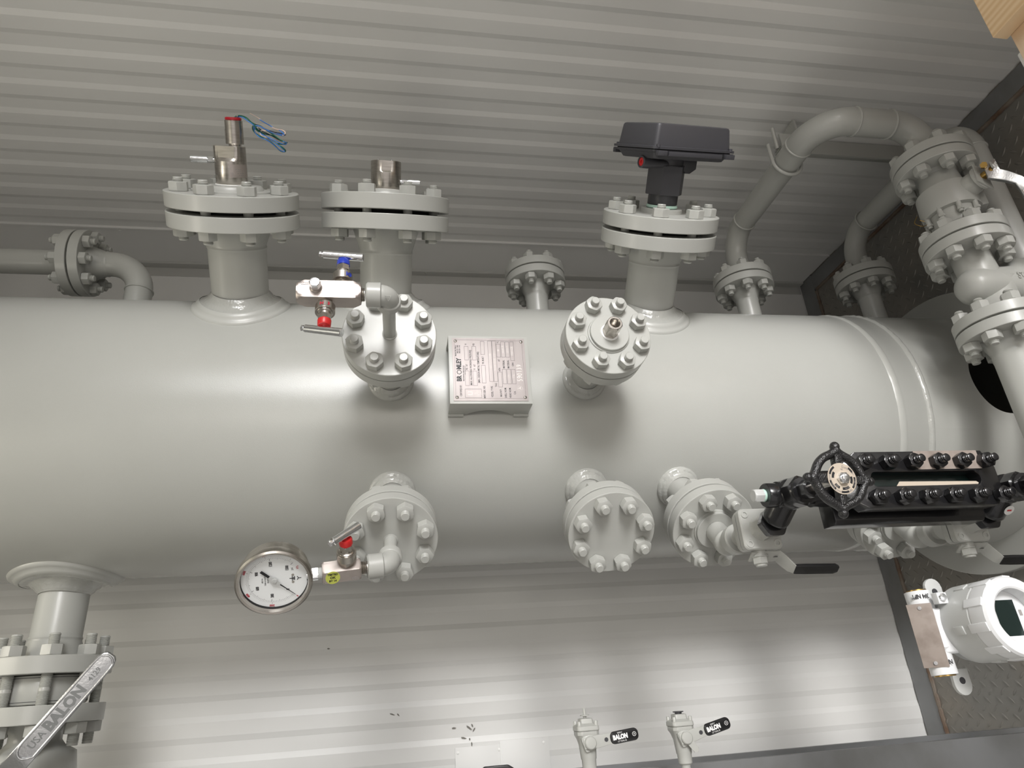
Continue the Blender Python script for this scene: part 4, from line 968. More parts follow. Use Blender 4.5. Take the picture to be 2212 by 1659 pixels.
# discharge pipe below the check valve
t=thing('discharge_pipe','grey flanged pipe hanging below the check valve in front of the black skirt hole','pipe',Fr((.45,YV,ZV)))
gC2=Fr((.615,YV,ZV-.007),-X_,Z_)
part('end_flange',MB().disc_holes(gC2,.03,S25['rho'],.002,.002+S25['t'],S25['bcr'],8,PI/8,S25['hr']),'grey_paint',t,ang=30)
part('pipe',MB().rings(gC2,[(.0245,.050),(.03,.047),(.058,.0375),(.062,.0388),(.066,.0375),(.55,.0365)],48),'grey_paint',t,ang=40)
studs_at(t,gC2,S25,N25,.0255,.0255)
# plate behind the check valve
t=solo('support_plate',MB().box(Fr((0,0,0)),(.56,.80),(1.125,1.13),(.17,.30)),'white_body','pale flat plate standing behind the check valve','plate',(.68,1.127,.17),bevel=.001) if False else None

# ================================================================== black level glass with its two gauge valves and ball valves
def bridle_valve(z0,fr,sgn,lab,lab2,lab3,wheel=True):
    """elbow and ball valve from the flange hub, then black gauge valve; sgn=+1 upper, -1 lower"""
    ho=fr.o+fr.z*(.002+.0225+.0086); yx=.2035
    t=thing('ball_valve',lab,'valve',Fr(ho,fr.z,Z_),'level glass ball valves')
    k1=V3((yx,ho.y-(ho.x-yx)*1.11,z0)); 
    pts=fillet([ho+fr.z*.0004,k1,V3((yx,1.078,z0))],.03,10)
    kk=len(pts); part('coupling',MB().tube(pts,[.0195+.0035*math.sin(PI*min(1,i/(kk-1)*1.1)) for i in range(kk)],32),'grey_paint',t,ang=60)
    g=Fr((yx,0,z0),-Y_,Z_)          # height = -y
    part('union_ring',MB().rings(g,[(-1.095,.022),(-1.092,.0245),(-1.074,.0255),(-1.071,.0235),(-1.071,.014)],40),'grey_paint',t,ang=30)
    part('nipple',MB().rings(g,[(-1.08,.0135),(-1.071,.0150),(-1.0695,.0142),(-1.050,.0135)],28),'grey_paint',t)
    part('body',MB().rings(g,[(-1.058,.0185),(-1.052,.0205),(-1.048,.022),(-1.036,flats(4,.0255,.028,0)),(-1.026,flats(4,.030,.036,0)),(-1.0245,flats(4,.0315,.0405,0)),(-1.016,flats(4,.0325,.0425,0)),(-1.012,flats(4,.0325,.0425,0))],48),'grey_paint',t,ang=30)
    m=MB(); vs=rrect(.0325,.0325,.008,5)
    part('body_seam',MB().prism(g,rrect(.0318,.0318,.008),-1.012,-1.0105),'stem_grey',t)
    q=part('end_plate',slab(g,[(-1.0105,.0322,.0322,.008),(-1.0098,.0328,.0328,.008),(-.999,.0328,.0328,.008),(-.9965,.031,.031,.007)]),'grey_paint',t,ang=30)
    for a in (1,-1):
        for b in (1,-1):
            gs=g.sub(a*.0235,b*.0235,-.997); w_=part('socket_screw',MB().pipe(gs,[(-.006,.0064),(.0012,.0064),(.002,.0058),(.002,hexr(.0062)),(-.004,hexr(.0062)),(-.004,.001),(-.006,.001)],24),'grey_paint',q,ang=30)
            part('hex_recess',MB().rings(gs,[(-.0041,.0031),(-.0035,.0031)],12),'brass',w_)
    part('hex_boss',MB().rings(g,[(-.999,.021),(-.991,flats(6,.0158,.021,0)),(-.972,flats(6,.0150,.019,0)),(-.969,.0148)],36),'grey_paint',q,ang=30)
    # stem, bracket and lever on the photo-lower side (-X)
    gs=Fr((yx-.032,1.018,z0),-X_,-Z_)    # x = down
    part('stem_nut',MB().rings(gs,[(-.01,.012),(.008,.0115),(.0085,.0135),(.0095,.0135),(.0096,hexr(.0215)),(.020,hexr(.0215)),(.021,.009),(.024,.0088)],28),'grey_paint',t,ang=30)
    P0=V3((yx-.0405,1.018,z0))
    path=[P0+Z_*.017,P0-Z_*.012,P0-Z_*.032,P0-Z_*.037-X_*.006,P0-Z_*.047-X_*.019-Y_*.004,P0-Z_*.052-X_*.0225-Y_*.005,P0-Z_*.078-X_*.024-Y_*.008]
    L_=lever(path,[.010,.0125,.0115,.0105,.0095,.0090,.0085],.0013,V3((-.85,-.52,0)),'grey_paint','lever',t)
    e0=path[-2]; e1=P0-Z_*.124-X_*.0255-Y_*.012
    lever([e0,e0.lerp(e1,.25),e0.lerp(e1,.9),e1],[.0095,.0102,.0100,.0060],.0030,V3((-.85,-.52,0)),'black_vinyl','grip',L_)
    part('lever_hole',MB().rings(Fr(P0-Z_*.027-X_*.0016,-X_,Z_),[(0,.0038),(.0003,.0038)],16),'stem_grey',L_)
    # ---- gauge valve: tail, offset body, bonnet towards the handwheel
    t=thing('gauge_valve',lab2,'valve',Fr((yx+.008,.93,z0)),'black gauge valves')
    cb=V3((.2375,.920,z0-(.012 if sgn>0 else .008)))
    gT=Fr((yx,.9688,z0),V3((.012,-1,0)).normalized(),Z_)
    part('thread_tape',MB().rings(gT,[(.0006,.0150),(.001,.0162),(.0025,.0155),(.0035,.0148)],28),'sealant',t)
    part('union_nut',MB().rings(gT,[(.002,.0150),(.0022,flats(6,.0195,.0215,PI/6)),(.016,flats(6,.0205,.0225,PI/6)),(.0165,.0185)],36),'black_paint',t,ang=28)
    tl=gT.p(0,0,.015); gq_=Fr(tl,(cb-tl).normalized(),Z_); L1=(cb-tl).length
    part('tail',MB().rings(gq_,[(0,.0175),(.004,.0200),(.010,.0205),(L1,.0205)],40),'black_paint',t)
    gB_=Fr(cb,V3((-.10,-1,-.02*sgn)).normalized(),Z_)
    part('body',MB().rings(gB_,[(-.024,.015),(-.021,.0205),(-.012,.0235),(.012,.0235),(.017,.0215),(.019,.020)],44),'black_paint',t)
    part('hex_bonnet',MB().rings(gB_,[(.018,flats(6,.0195,.0225,.25)),(.0195,flats(6,.0205,.0232,.25)),(.038,flats(6,.0205,.0232,.25)),(.040,.0195),(.044,.019),(.045,.012),(.055,.0115)],36),'black_paint',t,ang=28)
    part('packing_nut',MB().rings(gB_,[(.044,flats(6,.0125,.0145,.1)),(.062,flats(6,.0125,.0145,.1)),(.064,.0105)],36),'black_paint',t,ang=28)
    gu=Fr(cb,Z_*sgn,Y_)
    q=part('vent_boss',MB().rings(gu,[(.006,.0215),(.018,.0205),(.019,.0178),(.0215,.0172),(.022,.0185),(.036,.0185),(.038,.0170),(.038,.0075)],36),'black_paint',t,ang=40)
    part('plug_sealant',MB().rings(gu,[(.037,.0085),(.0395,.0098),(.043,.0092),(.0435,.007)],24),'sealant',q)
    part('vent_plug',MB().rings(gu,[(.042,flats(6,.0092,.0105,.3)),(.0545,flats(6,.0092,.0105,.3)),(.0565,.0090),(.057,.0085)],30),'white_body',q,'pale hex plug in the vent boss',ang=28)
    part('gauge_branch',MB().rings(Fr(cb,-Z_*sgn,Y_),[(.012,.0185),(.030,.0170),(.032,.0145),(.0535 if sgn>0 else .0420,.0140)],32),'black_paint',t)
    part('spindle',MB().cyl(gB_,.0058,.055,.131,20),'stainless',t)
    if not wheel: return
    gw=Fr(gB_.p(0,0,.124),gB_.z,Z_)
    def wr(th): return .0345+.0025*max(0,math.cos(4*(th-wa)))**2
    wa=-.08
    vs=[];fs=[];seg=96;k=12
    m=MB()
    for i in range(seg):
        th=2*PI*i/seg; rr=wr(th); lobe=max(0,math.cos(4*(th-wa)))**10*max(0,1)
        for j in range(k):
            a=2*PI*j/k; rx=.0060+.0020*lobe; vs.append(gw.p((rr+rx*math.cos(a)+.003*lobe)*math.cos(th),(rr+rx*math.cos(a)+.003*lobe)*math.sin(th),(.0070+.001*lobe)*math.sin(a)))
    for i in range(seg):
        q2=(i+1)%seg
        for j in range(k): l=(j+1)%k; fs.append((i*k+j,q2*k+j,q2*k+l,i*k+l))
    w_=part('handwheel',m.add(vs,fs),'black_cast',t,ang=60)
    for i in range(4):
        a=wa+i*PI/2; d=gw.x*math.cos(a)+gw.y*math.sin(a); gq=Fr(gw.p(0,0,0),d,gw.z); part('spoke',MB().rings(gq,[(.006,flats(4,.0062,.0080,0)),(.018,flats(4,.0055,.0072,0)),(.034,flats(4,.0062,.0080,0))],16),'black_cast',w_)
        part('knob',MB().ball(Fr(gw.p(.0455*math.cos(a),.0455*math.sin(a),.0),d),.0064,1,1.15,1.1,16,10),'black_cast',w_)
    part('wheel_hub',MB().rings(gw,[(-.008,.0105),(.004,.012),(.0065,.012)],32),'black_cast',w_)
    dl_=part('wheel_label',MB().rings(gw,[(.0065,.0212),(.0072,.0212)],48),'label_cream',w_,'round cream maker label')
    ik=MB()
    def arc(r0,r1,a0,a1):
        n_=max(2,int((a1-a0)/6)); V=[];F=[]
        for i in range(n_+1):
            a=math.radians(a0+(a1-a0)*i/n_)
            for r_ in (r0,r1): V+= [gw.p(r_*math.cos(a),r_*math.sin(a),.0073),gw.p(r_*math.cos(a),r_*math.sin(a),.00738)]
        for i in range(n_): b=4*i; F+= [(b+1,b+3,b+7,b+5)]
        ik.add(V,F)
    gx=0
    for a0,a1 in ((-60,-20),(5,48),(75,110),(135,185),(205,230)): arc(.0170,.0198,a0,a1)
    for a0,a1 in ((-40,-5),(30,62),(80,125),(150,190)): arc(.0120,.0155,a0,a1)
    part('label_bands',ik,'ink_black',dl_)
    ik=MB()
    for a,s,r_,sz in ((28,'BODY',.0184,.0042),(-5,'D.STEW',.0184,.0034),(120,'TRIM',.0184,.004),(160,'STEM 316',.0184,.0034),(60,'GASKET',.0184,.0034),(200,'SEAT',.0184,.0034),(45,'2500',.0137,.0036),(110,'Q 114',.0137,.0034),(245,'Quality',.0165,.0050),(262,'NE',.0125,.0035)):
        aa=math.radians(a); d=gw.x*math.cos(aa)+gw.y*math.sin(aa); xdir=d.cross(gw.z)*1.0
        ik.text(Fr(gw.p(r_*math.cos(aa),r_*math.sin(aa),.00745),gw.z,xdir),s,sz*.9,.00005,sx=.8)
    part('label_lettering',ik,'ink_grey',dl_)
    part('wheel_nut',MB().rings(gw,[(.007,hexr(.0145)),(.0125,hexr(.0145)),(.0135,.0068),(.0136,.0052),(.0165,.0050),(.0172,.0035)],30),'chrome',w_,'bright nut in the wheel centre',ang=28)
    return cb
cbU=bridle_valve(.940,fF5,1,'grey square-bodied ball valve with black lever grip, beside the lobed handwheel','black gauge valve with lobed handwheel and round cream label','')
cbL=bridle_valve(.558,fF6,-1,'grey square-bodied ball valve at the right edge under the level glass','black gauge valve cut by the right photo edge, with round red and white sticker','')
t=thing('level_glass','long black reflex level glass with two rows of six nuts along its front cover','level gauge',Fr((.24,.915,.55)))
xc=.243; zt,zb=.868,.596; zm=(zt+zb)/2; gl=Fr((xc,0,zm),-Y_,Z_)    # x = up, y = (-Y)x(Z)= -X , height=-y
if gl.y.x>0: pass
HL=(zt-zb)/2
def cov(name,y0,y1,hw_,sl):
    """cover bar with sloped ends, window slot left open between two rails"""
    m=MB(); L_=HL
    return m
# chamber
m=MB(); m.box(Fr((0,0,0)),(xc-.024,xc+.024),(.893,.940),(zb+.02,zt-.02)); part('chamber',m,'black_paint',t,bevel=.003)
m=MB(); m.rings(Fr((xc-.008,.926,zm),Z_,X_),[(-HL-.02,.016),(HL+.02,.016)],28); part('chamber_ends',m,'black_paint',t)
# front cover: two rails and two sloped ends in one casting with a real slot
def slotted(y_front,y_back,hw_,slot_w,slot_l,endl):
    """plate with chamfered ends and an oblong slot; polygons outer/inner joined as strips"""
    k=10; outer=[];inner=[]
    for sx,a0 in ((1,-90),(-1,90)):
        for i in range(k+1):
            a=math.radians(a0+180*i/k); inner.append((sx*0+ (slot_l if sx>0 else -slot_l)+slot_w*math.cos(a),slot_w*math.sin(a)))
    def out(a,b):     # project from the slot outline to the outer outline
        zz=max(-HL-endl*.0,min(HL,a*1.0)); return None
    N=len(inner); O_=[]
    for a,b in inner:
        if abs(b)>slot_w*.999: O_.append((a,math.copysign(hw_,b)))
        else:
            s=1 if a>0 else -1; fa=math.atan2(b,(a-s*slot_l)*s)   # -90..90
            if abs(fa)>math.radians(48): O_.append((s*(slot_l+(HL-slot_l)*.55*(90-abs(math.degrees(fa)))/42),math.copysign(hw_,b)))
            else: O_.append((s*HL,hw_*math.degrees(fa)/48*.62))
    return O_,inner
O_,I_=slotted(0,0,.0425,.0085,HL-.052,0)
m=MB(); N=len(I_); yf,yb=.862,.890
vs=[];fs=[]
end=lambda a: .0 if abs(a)<HL-.012 else .012
for (oa,ob),(ia,ib) in zip(O_,I_):
    vs+= [gl.p(oa,ob,-yf-end(oa)),gl.p(ia,ib*1.3,-yf),gl.p(ia,ib,-yf-.009),gl.p(ia,ib,-yb),gl.p(oa*1.0,ob,-yb)]
for i in range(N):
    q=(i+1)%N
    for j in range(5): l=(j+1)%5; fs.append((5*i+j,5*q+j,5*q+l,5*i+l))
part('front_cover',m.add(vs,fs),'black_paint',t,bevel=.0012,ang=30)
m=MB(); m.box(Fr((0,0,0)),(xc-.012,xc+.012),(.884,.892),(zb+.03,zt-.03)); part('sight_window',m,'lcd',t,'dark glass strip in the cover slot')
m=MB(); m.prism(Fr((xc-.0075,.8665,0),V3((.35,-1,0)).normalized(),Z_),[(.645,-.0028),(.775,-.0048),(.785,.0042),(.640,.0022)],0,.0006); part('cream_tag',m,'label_cream',t,'narrow cream paper strip in the slot')
m=MB(); m.box(Fr((0,0,0)),(xc+.0135,xc+.0425),(.8611,.8619),(.632,.742)); q=part('maker_plate',m,'label_tan',t,'tan metal maker plate under three nuts')
m=MB()
for z,s,sz in ((.735,'Quality',.0085),(.69,'2500',.007),(.645,'NE',.006)): m.text(Fr((xc+.028,.8610,z),-Y_,X_),s,sz,.0001,sx=.8)
part('plate_lettering',m,'ink_grey',q)
m=MB(); m.prism(Fr((0,.950,zm),Z_,X_),[(xc-.054,0),(xc+.032,0),(xc+.032,-.030),(xc+.026,-.034),(xc-.048,-.034),(xc-.054,-.030)],-HL+.006,HL-.006); part('rear_cover',m,'black_paint',t,bevel=.002)
# rear cover sits behind the chamber; nuts and bolts through both covers
bm_=mesh('cover_bolt',MB().rings(Fr((0,0,0)),[(0,.0068),(.004,.0068),(.0043,.0062),(.0062,.0068),(.0068,.0060),(.0095,.0060),(.0098,.0055),(.0122,.0060),(.0130,.0050),(.0134,.003)],18),'black_paint',ang=40)
nm=nut_mesh(.0215,.0125,'black_paint'); rt=ROOT[t.name]
for row,z00 in ((.0245,.834),(-.0285,.826)):
    for i in range(6):
        p=V3((xc+row,.8612,z00-.0415*i)); s=bpy.data.objects.new('cover_nut',nm); COL.objects.link(s); s.parent=t
        s.matrix_local=rt@Matrix.Translation(p)@Fr((0,0,0),-Y_,Z_).M()@Matrix.Rotation(random.uniform(0,1),4,'Z')
        b=bpy.data.objects.new('bolt_end',bm_); COL.objects.link(b); b.parent=s; b.location=(0,0,.0120)
part('bolt_shanks',MB().rings(Fr((xc+.029,.0,zm),Y_,Z_),[(.888,.004),(.95,.004)],8),'black_paint',t)
# red and white sticker on the lower gauge valve
t=[o for o in bpy.data.objects if o.name.startswith('gauge_valve')][-1]
gq=Fr((.205,.9235,.548),V3((-.75,-.66,0)).normalized(),Z_)
q=part('round_sticker',MB().rings(gq,[(.0005,.0085),(.0012,.0085)],28),'white_plastic',t); part('sticker_arrow',MB().box(gq,(-.004,.004),(-.0014,.0014),(.0012,.0014)),'red_cap',q)

# ================================================================== transmitter with display, right edge
t=thing('transmitter','white round-bodied transmitter with display window above the chequer plate','transmitter',Fr((.02,.93,.60)))
gt=Fr((.040,0,.668),V3((.05,-1,-.02)).normalized(),Z_)
gt=Fr(V3((.040,.935,.668)),V3((.03,-1,-.03)).normalized(),Z_)
part('housing',MB().rings(gt,[(-.03,.020),(-.028,.040),(-.022,.050),(-.006,.0535),(-.0045,.0545),(.050,.0545),(.052,.0530),(.0525,.0505)],64),'white_body',t,ang=28)
q=part('window_cover',MB().pipe(gt,[(.0505,.046),(.0525,.0538),(.056,.0548),(.078,.0540),(.0815,.0515),(.0825,.0400),(.0810,.0375),(.072,.0370),(.058,.037)],64),'white_coat',t,ang=28)
for i in range(10):
    a=2*PI*i/10+.2; gg_=Fr(gt.p(.0535*math.cos(a),.0535*math.sin(a),.0),gt.x*math.cos(a)+gt.y*math.sin(a),gt.z); m=MB(); m.box(gg_,(.046,.0775),(-.0062,.0062),(-.002,.0022)); part('grip_lug',m,'white_coat',q,bevel=.0012)
    if i%2==0:
        m=MB(); m.box(gg_,(.018,.036),(-.006,.006),(-.001,.0026)); part('body_lug',m,'white_body',t,bevel=.0012)
part('display',MB().rings(gt,[(.060,.0368),(.0615,.0368)],48),'white_coat',t)
m=MB(); m.box(gt,(-.017,.017),(-.024,.024),(.0616,.0622)); part('screen',m,'lcd',t,'dark green liquid crystal screen')
m=MB(); m.box(gt,(-.026,-.021),(-.010,-.002),(.0616,.0619)); m.box(gt,(.020,.0215),(-.02,.02),(.0616,.0619)); part('display_marks',m,'ink_grey',t)
# conduit tube across the back, along X
gx=Fr((.035,.955,.728),V3((1,.06,.0)).normalized(),Z_)
q=part('conduit_tube',MB().rings(gx,[(-.062,.0165),(-.0615,.0178),(-.030,.0178),(-.026,.0205),(.020,.0205),(.024,.0178),(.0555,.0178),(.056,.0165)],40),'white_coat',t,ang=30)
for z_ in (-.0625,.0562): part('brass_plug',MB().cyl(gx,.0142,z_-.001,z_+.0016,28),'brass',q)
m=MB(); m.box(Fr((.035,.950,.70)),(-.034,.030),(-.016,.016),(-.035,.030)); part('bridge',m,'white_coat',t,bevel=.006,bseg=3)
gpn2=Fr((.028,.9385,.7475),V3((-.12,-.80,.62)).normalized(),X_)
q=part('rating_plate',MB().box(gpn2,(-.044,.044),(-.0165,.0165),(0,.0012)),'label_tan',t,'brushed tan rating plate with two screws',bevel=.0004)
for a in (-.038,.038): part('plate_screw',MB().rings(gpn2.sub(a,0,.0012),[(0,.0028),(.0012,.0026),(.0014,.001)],14),'chrome',q)
for xs,tx_,lab_ in ((.0480,'3/4 NPT','a'),(-.0440,'NPTmod','b')):
    m=MB(); d=V3((.0,-.86,.5)).normalized(); o=gx.p(0,0,xs)+d*.0181; g_=Fr(o,d,d.cross(X_)*(1 if xs>0 else 1)); m.text(g_,tx_,.0085,.0002,sx=.8,bold=.0003); part('port_lettering',m,'ink_black',q)
for s_,x_ in ((1,.0905),(-1,-.036)):
    m=MB(); g_=Fr((x_,.972,.690),-Y_,X_); poly=[(-.016*1,-.014),(.006,-.014)]+[(.006+.014*math.sin(math.radians(a)),-.014*math.cos(math.radians(a))) for a in range(0,181,20)]+[(.006,.014),(-.016,.014)]
    g_=Fr((x_,.972,.690),-Y_,X_*s_); m.prism(g_,poly,0,.006); e=part('mounting_ear',m,'white_body',t,bevel=.001); part('ear_hole',MB().cyl(g_,.0048,-.0003,.0064,16),'stem_grey',e)
m=MB(); m.box(Fr((.075,.925,.722)),(-.006,.010),(-.006,.006),(-.010,.006)); q=part('cover_clamp',m,'white_coat',t,bevel=.0015); part('clamp_screw',MB().rings(Fr((.078,.9185,.721),-Y_,X_),[(0,.0055),(.003,.0053),(.0034,.003)],16),'chrome',q)
part('mounting_stem',MB().rings(Fr((.040,.955,.63),-Z_,X_),[(-.01,.026),(.03,.026),(.034,.017),(.624,.017)],32),'white_body',t)

# ================================================================== outlet at the lower left: wafer, flange and lever valve
dL=fL.z; gl2=fL
t=thing('orifice_spacer','round grey spacer clamped between the two outlet flanges by long threaded studs','spacer',Fr((VX-.511,VY,2.07)))
part('ring',MB().rings(fL,[(-.0255,.064),(-.024,.0705),(-.021,.0725),(.021,.0725),(.024,.0705),(.0255,.064)],56),'grey_paint',t)
for z_ in (-.0205,.0195): part('groove',MB().torus(fL.sub(0,0,z_),.0727,.0005,56,6),'stem_grey',t)
t=thing('outlet_valve','grey flanged outlet valve with a long bright cast lever at the lower left','valve',Fr((VX-.56,VY,2.05)))
part('end_flange',MB().disc_holes(fL,.04,.105,.026,.057,.084,8,PI/8,.0105),'grey_paint',t,ang=30)
studs_at(t,fL,S3,dict(af=.034,nh=.019,r=.0095,prot=.020,th0=.094),.057,.057)
part('body',MB().rings(fL,[(.056,.052),(.062,.049),(.072,.043),(.085,.043),(.094,.050),(.100,.062),(.105,.070),(.135,.075),(.165,.070),(.20,.045)],56),'grey_paint',t,ang=60)
piv=V3((VX-.511-.145,VY-.112,2.176)); 
part('stem',MB().rings(Fr((VX-.511-.145,VY,2.176),-Y_,Z_),[(.05,.030),(.085,.026),(.090,.014),(.126,.012)],32),'grey_paint',t)
e1=V3((.096,1.373,2.017)); p0=V3((-.058,1.372,2.130)); dv=(e1-p0).normalized(); nv=V3((0,-1,-.42)); nv=(nv-dv*nv.dot(dv)).normalized()
lvp=[piv+V3((-.02,-.0,.005)),piv+V3((.012,-.004,-.006)),p0-dv*.014+nv*-.004,p0+dv*.004,p0.lerp(e1,.25),p0.lerp(e1,.6),p0.lerp(e1,.93),e1-dv*.004,e1]
q=lever(lvp,[.013,.015,.0175,.0175,.0172,.0168,.0162,.0125,.0070],.0052,nv,'cast_zinc','lever',t)
bv=dv.cross(nv)
rim=[]
for s_ in (1,-1):
    pts=[p0.lerp(e1,u)+nv*.0052+bv*s_*.0138 for u in (.06,.3,.6,.9)]; rim.append(pts)
loop=rim[0]+[e1-dv*.008+nv*.0052+bv*.009,e1-dv*.004+nv*.0052,e1-dv*.008+nv*.0052-bv*.009]+rim[1][::-1]+[p0+nv*.0052]
loop=loop+[loop[0]]
part('raised_rim',MB().tube(spl(loop,4),.0019,8),'cast_zinc',q)
m=MB()
side=bv if bv.z>0 else -bv
def lt(u,s,sz,b): m.text(Fr(p0.lerp(e1,u)+nv*.0053,nv,dv),s,sz,.0007,sx=.95,bold=b)
lt(.17,'USA',.0165,.0002); lt(.80,'4129',.0125,.0001); lt(.47,'BALON',.0245,.0012)
part('cast_lettering',m,'zinc_letter',q)

# ================================================================== two small lever valves and sheet plates at the bottom
def small_valve(x,y,z,tilt,lab,rod):
    """vertical-stem axis along +X (up in the photo); handle points down (-Z)"""
    t=thing('small_ball_valve',lab,'valve',Fr((x-.07,y,z)),'small lever valves on the grey header')
    g=Fr((x,y,z),X_,-Z_)      # x = down, y = ..., height = up in the photo
    part('body',MB().rings(g,[(-.052,.0105),(-.050,.0125),(-.036,.0130),(-.034,.0140),(-.012,.0160),(-.002,flats(4,.0175,.0195,0)),(.004,flats(4,.0205,.0245,0)),(.010,flats(4,.0205,.0245,0))],40),'grey_paint',t,ang=30)
    q=part('bonnet_plate',slab(g,[(.0105,.0200,.0200,.006),(.012,.0208,.0208,.006),(.018,.0205,.0205,.006),(.020,.0175,.0175,.005),(.0225,.0125,.0125,.004),(.030,.0115,.0115,.004),(.0305,.009,.009,.003)]),'grey_paint',t,ang=30)
    for a in (1,-1):
        for b in (1,-1): part('cap_screw',MB().rings(g.sub(a*.0155,b*.0155,.018),[(0,.0034),(.0075,.0034),(.0085,.0028)],16),'grey_paint',q)
    if rod: part('bleed_pin',MB().rings(g,[(.030,.0030),(.034,.0030),(.0345,.0085),(.0362,.0085),(.0365,.0026),(.047,.0026)],20),'grey_paint',q)
    else: part('bleed_pin',MB().rings(g,[(.030,.0065),(.033,.0065),(.0335,.010),(.0348,.010)],20),'stem_grey',q)
    sgn=-1
    gs=Fr((x-.008,y-.014,z),-Y_,-Z_)
    part('stem_bonnet',MB().rings(gs,[(-.004,flats(4,.0125,.016,.3)),(.006,flats(4,.0125,.016,.3)),(.0065,.0105),(.0130,.0105),(.0145,.0090),(.015,.006)],28),'grey_paint',t,ang=30)
    d=(-Z_*math.cos(tilt)+X_*math.sin(tilt)).normalized(); P0=gs.o-Y_*.0075
    L_=lever([P0-d*.012,P0+d*.014,P0+d*.030,P0+d*.048],[.009,.0105,.0092,.0088],.0011,-Y_,'grey_paint','lever',t)
    part('lever_hole',MB().rings(Fr(P0+d*.030-Y_*.0013,-Y_,d),[(0,.0036),(.0003,.0036)],16),'stem_grey',L_)
    a0,a1=P0+d*.038,P0+d*.090
    G=part('grip',slab(Fr((a0+a1)*.5,-Y_,d),[(-.0030,.0255,.0094,.0070),(-.0015,.0266,.0101,.0080),(.0015,.0266,.0101,.0080),(.0030,.0255,.0094,.0070)]),'black_vinyl',L_,ang=60)
    mm=MB(); gf=Fr((a0+a1)*.5-Y_*.0031,-Y_,d); 
    mm.text(gf.sub(-.008,0,0),'BALON',.0102,.0001,sx=.82,bold=.0007); mm.text(gf.sub(-.008,.0068,0),'SERIES F',.0034,.0001,sx=.8); mm.text(gf.sub(-.006,-.0068,0),'1/2" FS3NL-SE',.0036,.0001,sx=.8)
    mm.pipe(gf.sub(.0185,.0005,0),[(0,.0030),(.0001,.0030),(.0001,.0037),(0,.0037)],20); mm.text(gf.sub(.0185,.0005,0),'B',.0042,.0001)
    part('grip_lettering',mm,'ink_white',G)
    if not rod:
        m=MB(); m.prism(Fr(P0-Y_*.0012,-Y_,(d*.55-X_*.83).normalized()),[(0,-.0065),(.026,-.0055),(.030,.0),(.026,.0055),(0,.0065)],0,.0016); part('lock_tab',m,'grey_paint',t)
    part('reducer',MB().rings(g,[(-.135,.0165),(-.090,.0160),(-.085,.0150),(-.060,.0085),(-.055,.0080),(-.0515,.0098),(-.045,.0098)],32),'grey_paint',t,ang=50)
    return t
small_valve(-.094,1.33,1.176,.10,'small grey valve with bleed pin and black lettered grip, left one of the bottom pair',True)
small_valve(-.099,1.33,.996,.22,'small grey valve with lock tab and black lettered grip, right one of the bottom pair',False)
t=thing('header_pipe','grey vertical header pipe feeding the two small lever valves','pipe',Fr((-.26,1.33,0)))
part('pipe',MB().tube([(-.262,1.33,0),(-.262,1.33,2.2)],.03,28),'grey_paint',t)
for z_ in (1.176,.996): part('branch_stub',MB().cyl(Fr((-.262,1.33,z_),X_),.013,.01,.0335,20),'grey_paint',t)
# black grip of a third lever just entering the bottom edge
t=thing('lever_valve','black lever grip just entering the bottom edge in front of the flat wall plates','valve',Fr((-.215,1.33,1.36)))
lever([V3((-.137,1.318,1.375)),V3((-.1345,1.318,1.365)),V3((-.1355,1.318,1.325)),V3((-.139,1.318,1.318))],[.006,.0095,.0105,.009],.003,-Y_,'black_vinyl','grip',t)
part('body',MB().rings(Fr((-.235,1.33,1.39),X_,-Z_),[(.005,.012),(.008,.013),(.012,.019),(.03,.019)],28),'grey_paint',t)
part('lever',MB().box(Fr((0,0,0)),(-.207,-.128),(1.317,1.319),(1.372,1.395)),'grey_paint',t)
# flat plates fixed on the back wall
for nm,x1,z0,z1,yy,lab in (('riveted_plate',-.139,1.246,1.369,CY-.0067,'pale sheet plate with two white rivets, left one of the pair on the back wall'),('riveted_plate',-.131,1.121,1.252,CY-.0090,'pale sheet plate with one white rivet, right one of the pair on the back wall')):
    t=thing(nm,lab,'plate',Fr((-.25,yy,z0)),'sheet plates riveted on the back wall')
    m=MB(); m.box(Fr((0,0,0)),(-.40,x1),(yy-.002,yy),(z0,z1)); part('sheet',m,'wall_paint',t,bevel=.0005)
    for z_ in ((z0+.008,z1-.007) if z0>1.2 else (z0+.014,)): part('rivet',MB().rings(Fr((x1-.012,yy-.002,z_),-Y_,X_),[(0,.0038),(.0012,.0036),(.002,.0018)],16),'white_plastic',t)

# ================================================================== timber stand and white tube at the upper right
t=thing('timber_crate','raw pine timber crate with thick plank showing at the upper right corner','crate',Fr((1.1,.40,0)))
m=MB(); m.box(Fr((0,0,0)),(.921,1.05),(.05,.630),(.5225,.550)); part('plank',m,'pine_long',t,bevel=.0015)
m=MB(); m.box(Fr((0,0,0)),(1.06,1.19),(.05,.630),(.5225,.550)); part('plank',m,'pine_long',t,bevel=.0015)  # this plank and the next are unseen, added to shade the lever valve
m=MB(); m.box(Fr((0,0,0)),(1.20,1.32),(.05,.630),(.5225,.550)); part('plank',m,'pine_long',t,bevel=.0015)
m=MB(); m.box(Fr((0,0,0)),(.838,1.32),(.550,.6235),(.4975,.522)); part('cross_board',m,'pine_cross',t,bevel=.0015)
m=MB(); m.box(Fr((0,0,0)),(1.02,1.32),(.10,.14),(.4975,.522)); part('cross_board',m,'pine_cross',t,bevel=.0015)
for x_ in (1.04,1.28):
    for y_ in (.11,.56):
        m=MB(); m.box(Fr((0,0,0)),(x_,x_+.038),(y_,y_+.04),(.003,.497)); part('leg',m,'pine_cross',t,bevel=.0015)
for z_ in (.06,.18,.30,.42):  # unseen slats added to throw shade on the lever valve and its flange
    m=MB(); m.box(Fr((0,0,0)),(1.035,1.322),(.540,.559),(z_-.055,z_+.055)); part('shade_slat',m,'pine_cross',t,bevel=.0015)
